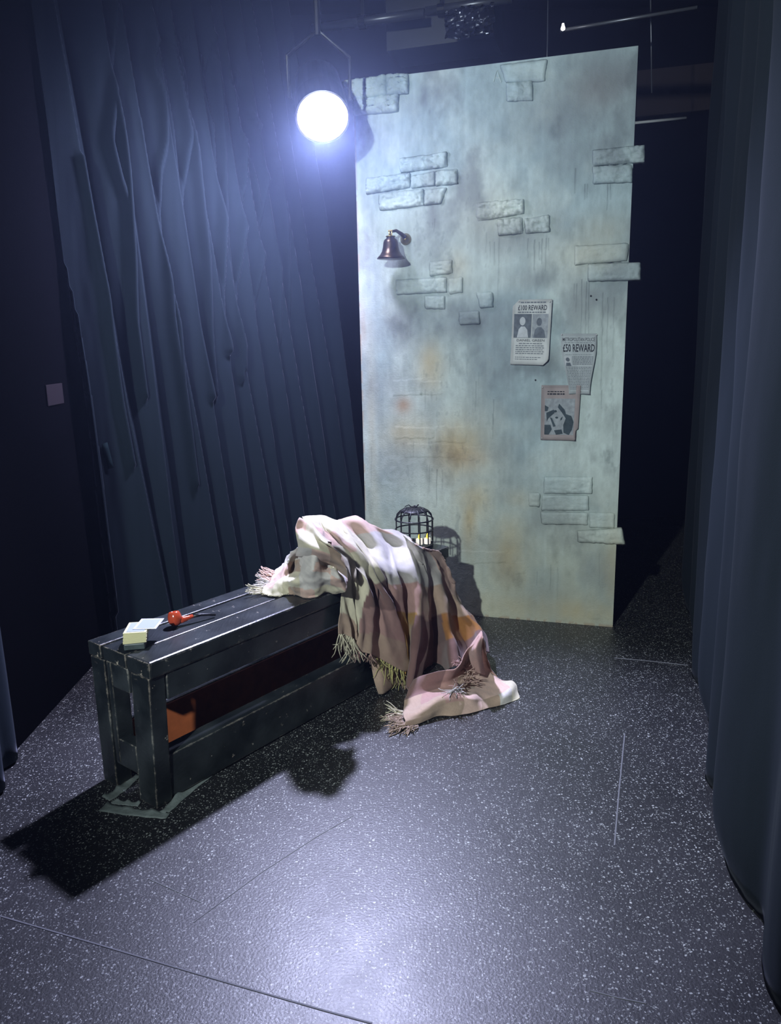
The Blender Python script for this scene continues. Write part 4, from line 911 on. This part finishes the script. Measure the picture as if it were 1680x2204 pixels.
fringe([on_bench(866, 1448, .10), on_bench(882, 1478, .13), on_bench(880, 1500, .12)], down, .06, 22, [TAUPE, MAUVE], 4)
fringe([on_z(868, 1530, .02), on_z(866, 1550, .02), on_z(870, 1566, .01)], lambda t, r: (-1, r.uniform(-.6, .3) - t, r.uniform(-.05, .15)), .075, 18, [CREAM, TAUPE, TAUPE], 6)
fringe([on_z(868, 1552, .02), on_z(880, 1566, .01), on_z(900, 1560, .01)], lambda t, r: (-.6, -1, r.uniform(-.05, .1)), .045, 12, [TAUPE], 7)
fringe(A3[0, 5:], lambda t, r: (-1, r.uniform(-.3, .5), r.uniform(-.1, .35)), .055, 20, [PINK, PINK, WHITE, CREAM], 8)
fringe([on_z(985, 1420, .12), on_z(1000, 1440, .10), on_z(1004, 1462, .08), on_z(985, 1482, .08), on_z(965, 1492, .08)], lambda t, r: (r.uniform(-.5, .5), r.uniform(-1, 0), r.uniform(-.2, .5)), .05, 34, [ROSE, PINK, ROSE, WHITE * .8], 9)
for q in range(0): pass
V_ = np.array(FB.v)
low = V_[:, 2]
fo = mesh_obj('fringe', V_, FB.f, M_CLOTH, THROW, smooth=True, colors=np.array(FC)); fo['kind'] = 'stuff'

# ------------------------------------------------------------------ the lamp in view
LMP = empty('stage_lamp', tuple(LAMP), label='blazing round stage lamp hanging at the flat\'s top left corner', cat='lamp')
L3 = np.array(LAMP); LDn = np.array(LD)
b = MB(); b.lathe(L3, LDn, [(.096, -.01), (.100, .0), (.088, .028), (.060, .050), (.030, .060), (0, .064)], 32); b.build('lens', M_GLOW, LMP, smooth=True)
b = MB(); b.lathe(L3, LDn, [(0, -.30), (.075, -.29), (.095, -.26), (.108, -.10), (.112, .012), (.104, .012), (.100, -.012)], 32); b.build('housing', M_BLACKSAT, LMP, smooth=False)
sx = np.cross(LDn, [0, 0, 1]); sx /= np.linalg.norm(sx)
b = MB(); mid = L3 - LDn * .13
b.tube([mid - sx * .125, mid - sx * .13 + np.array([0, 0, .16]), mid + np.array([0, 0, .26]), mid + sx * .13 + np.array([0, 0, .16]), mid + sx * .125], .008, 8); b.build('yoke', M_BLACKSAT, LMP)
b = MB(); b.tube([mid + [0, 0, .24], mid + [0, 0, .46]], .014, 8); b.build('hanging_clamp', M_BLACKSAT, LMP)
# rigging overhead
def along(u, v, y):
    d = ray(u, v); return O3 + y / d[1] * d
def bar(name, pts, r, M, label, cat, n=12):
    b = MB(); b.tube(pts, r, n); return tag(b.build(name, M, smooth=True), label, cat)
pA, pB = along(672, 62, 4.95), along(912, 28, 4.70)
bar('scaffold_tube', [pA, pB], .024, M_PIPE, 'grey lighting tube overhead, right of the blazing lamp', 'pipe')
pC, pD = along(916, 24, 4.85), along(1100, -3, 4.70)
bar('scaffold_tube', [pC, pD], .022, M_PIPE, 'shorter dim tube overhead beside the crumpled foil', 'pipe')
pE = np.array(mid) + np.array([0, 0, .46]); bar('scaffold_tube', [pE - E1 * .3, pE + E1 * 1.2], .024, M_BLACKSAT, 'dark tube overhead that carries the blazing lamp', 'pipe')
for (u, v, y) in ((780, 48, 4.84), (950, 22, 4.83), (1030, 8, 4.77)):
    c = along(u, v, y); b = MB(); b.lathe(c - E1 * .02, E1, [(.034, 0), (.034, .04)], 14); b.box(c + [-.01, -.01, .02], (.02, 0, 0), (0, .02, 0), (0, 0, .5)); tag(b.build('pipe_clamp', M_BLACKSAT), None, None)
cl = [o for o in bpy.data.objects if o.name.startswith('pipe_clamp')]
for o, t in zip(cl, ('black clamp on the tube nearest the blazing lamp', 'black clamp at the joint of the two overhead tubes', 'black clamp on the dim tube above the foil')): tag(o, t, 'clamp')
# grey duct box
b = MB(); c = along(832, 110, 4.95); b.box(c, E1 * .62, -NF * .3, (0, 0, .5)); tag(b.build('vent_box', simple('dull_grey_metal', (0.05, 0.055, 0.065, 1), .5)), 'dull grey box overhead behind the flat\'s top edge', 'box')
# crumpled black foil
fo_c = along(1010, 46, 4.5); nn = 18
gv = []
for i in range(nn):
    for j in range(nn):
        p = fo_c + E1 * (i / (nn - 1) - .5) * .26 + np.array([0, 0, (j / (nn - 1) - .5) * .14]); h_ = mnoise.noise(Vector(p) * 30) * .05 + random.uniform(-.012, .012); gv.append(p + NF * h_)
o = mesh_obj('crumpled_foil', gv, grid_faces(nn, nn), simple('black_foil', (.25, .26, .3, 1), .22, metal=1.0)); o.modifiers.new('t', 'SOLIDIFY').thickness = .002; tag(o, 'crumpled dark foil shining near the ceiling above the flat', 'foil')
bar('batten_rail', [along(1205, 66, 3.95), along(1500, 16, 3.75)], .008, M_PIPE, 'thin rail running up right above the flat', 'rail', 6)
c = along(1211, 61, 3.9); b = MB(); b.lathe(c, (0, 0, 1), [(0, -.010), (.008, -.006), (.010, 0), (.006, .010), (.004, .02), (0, .02)], 12)
tag(b.build('pilot_bulb', simple('small_bulb_glow', (1, 1, 1, 1), .4, emis=((1, .98, .95, 1), 12)), smooth=True), 'tiny bright bulb at the thin rail\'s left end', 'bulb')
bar('white_batten', [along(1366, 264.5, 5.69), along(1476, 253.5, 5.69)], .009, simple('white_paint', (.62, .65, .7, 1), .5, emis=None), 'thin pale rail in the dark right of the flat', 'rail', 8)
bar('hanging_cable', [along(1180, -110, 3.70), along(1178, 66, 3.70), along(1177, 131, 3.58)], .003, M_PIPE, 'thin cable hanging down to the flat\'s top edge', 'cable', 5)
bar('hanging_cable', [along(1397, -175, 4.2), along(1400, 36, 4.2), along(1402, 200, 4.2)], .0035, M_PIPE, 'thin cable hanging in the dark right of the flat', 'cable', 5)
M_RUST = simple('dark_brown_wood', (0.13, .045, .022, 1), .7, var=.3)
def slab(name, px, y, th, M, label, cat):
    P = [along(u, v, y) for u, v in px]; bk = [p + np.array([.02, th, 0]) for p in P]
    b = MB(); b.add(P + bk, [[0, 1, 2, 3], [7, 6, 5, 4], [0, 4, 5, 1], [1, 5, 6, 2], [2, 6, 7, 3], [3, 7, 4, 0]]); return tag(b.build(name, M), label, cat)
slab('door_edge', [(1531, 400), (1539, 400), (1500, 880), (1490, 880)], 5.66, .04, M_RUST, 'narrow brown wooden edge in the dark by the right curtain', 'wood strip')
slab('header_board', [(1372, 152), (1575, 130), (1560, 232), (1368, 252)], 5.67, .03, simple('very_dark_wood', (.014, .007, .006, 1), .8), 'dim brown board high in the dark right of the flat', 'board')
bar('wall_hook', [along(1580, 158, 3.9), along(1586, 166, 3.88), along(1582, 178, 3.9)], .007, M_PIPE, 'small shiny hook high beside the right curtain', 'hook', 6)
for k, (u, v) in enumerate(((1540, 246), (1556, 245))):
    c = along(u, v, 5.68); b = MB(); b.lathe(c, (0, -1, 0), [(.014, 0), (.016, .01), (.0, .03)], 10); tag(b.build('fixture_knob', M_PIPE, smooth=True), 'small pale knob on the board high right, %s of the pair' % ('left' if k == 0 else 'right'), 'knob', 'knobs high in the dark')

# ------------------------------------------------------------------ thin stage haze
M_H = bpy.data.materials.new('stage_haze'); M_H.use_nodes = True; nt = M_H.node_tree
nt.nodes.remove(nt.nodes['Principled BSDF']); vs_ = nt.nodes.new('ShaderNodeVolumeScatter'); vs_.inputs['Density'].default_value = 0.0065; vs_.inputs['Anisotropy'].default_value = 0.74
vs_.inputs['Color'].default_value = (0.50, 0.62, 1.0, 1); nt.links.new(vs_.outputs[0], nt.nodes['Material Output'].inputs['Volume'])
b = MB(); b.box((-2.85, -2.4, .0), (5.8, 0, 0), (0, 8.05, 0), (0, 0, 3.44)); hz = b.build('haze', M_H); hz['kind'] = 'stuff'; tag(hz, 'thin blue stage haze glowing around the lamp', 'haze')
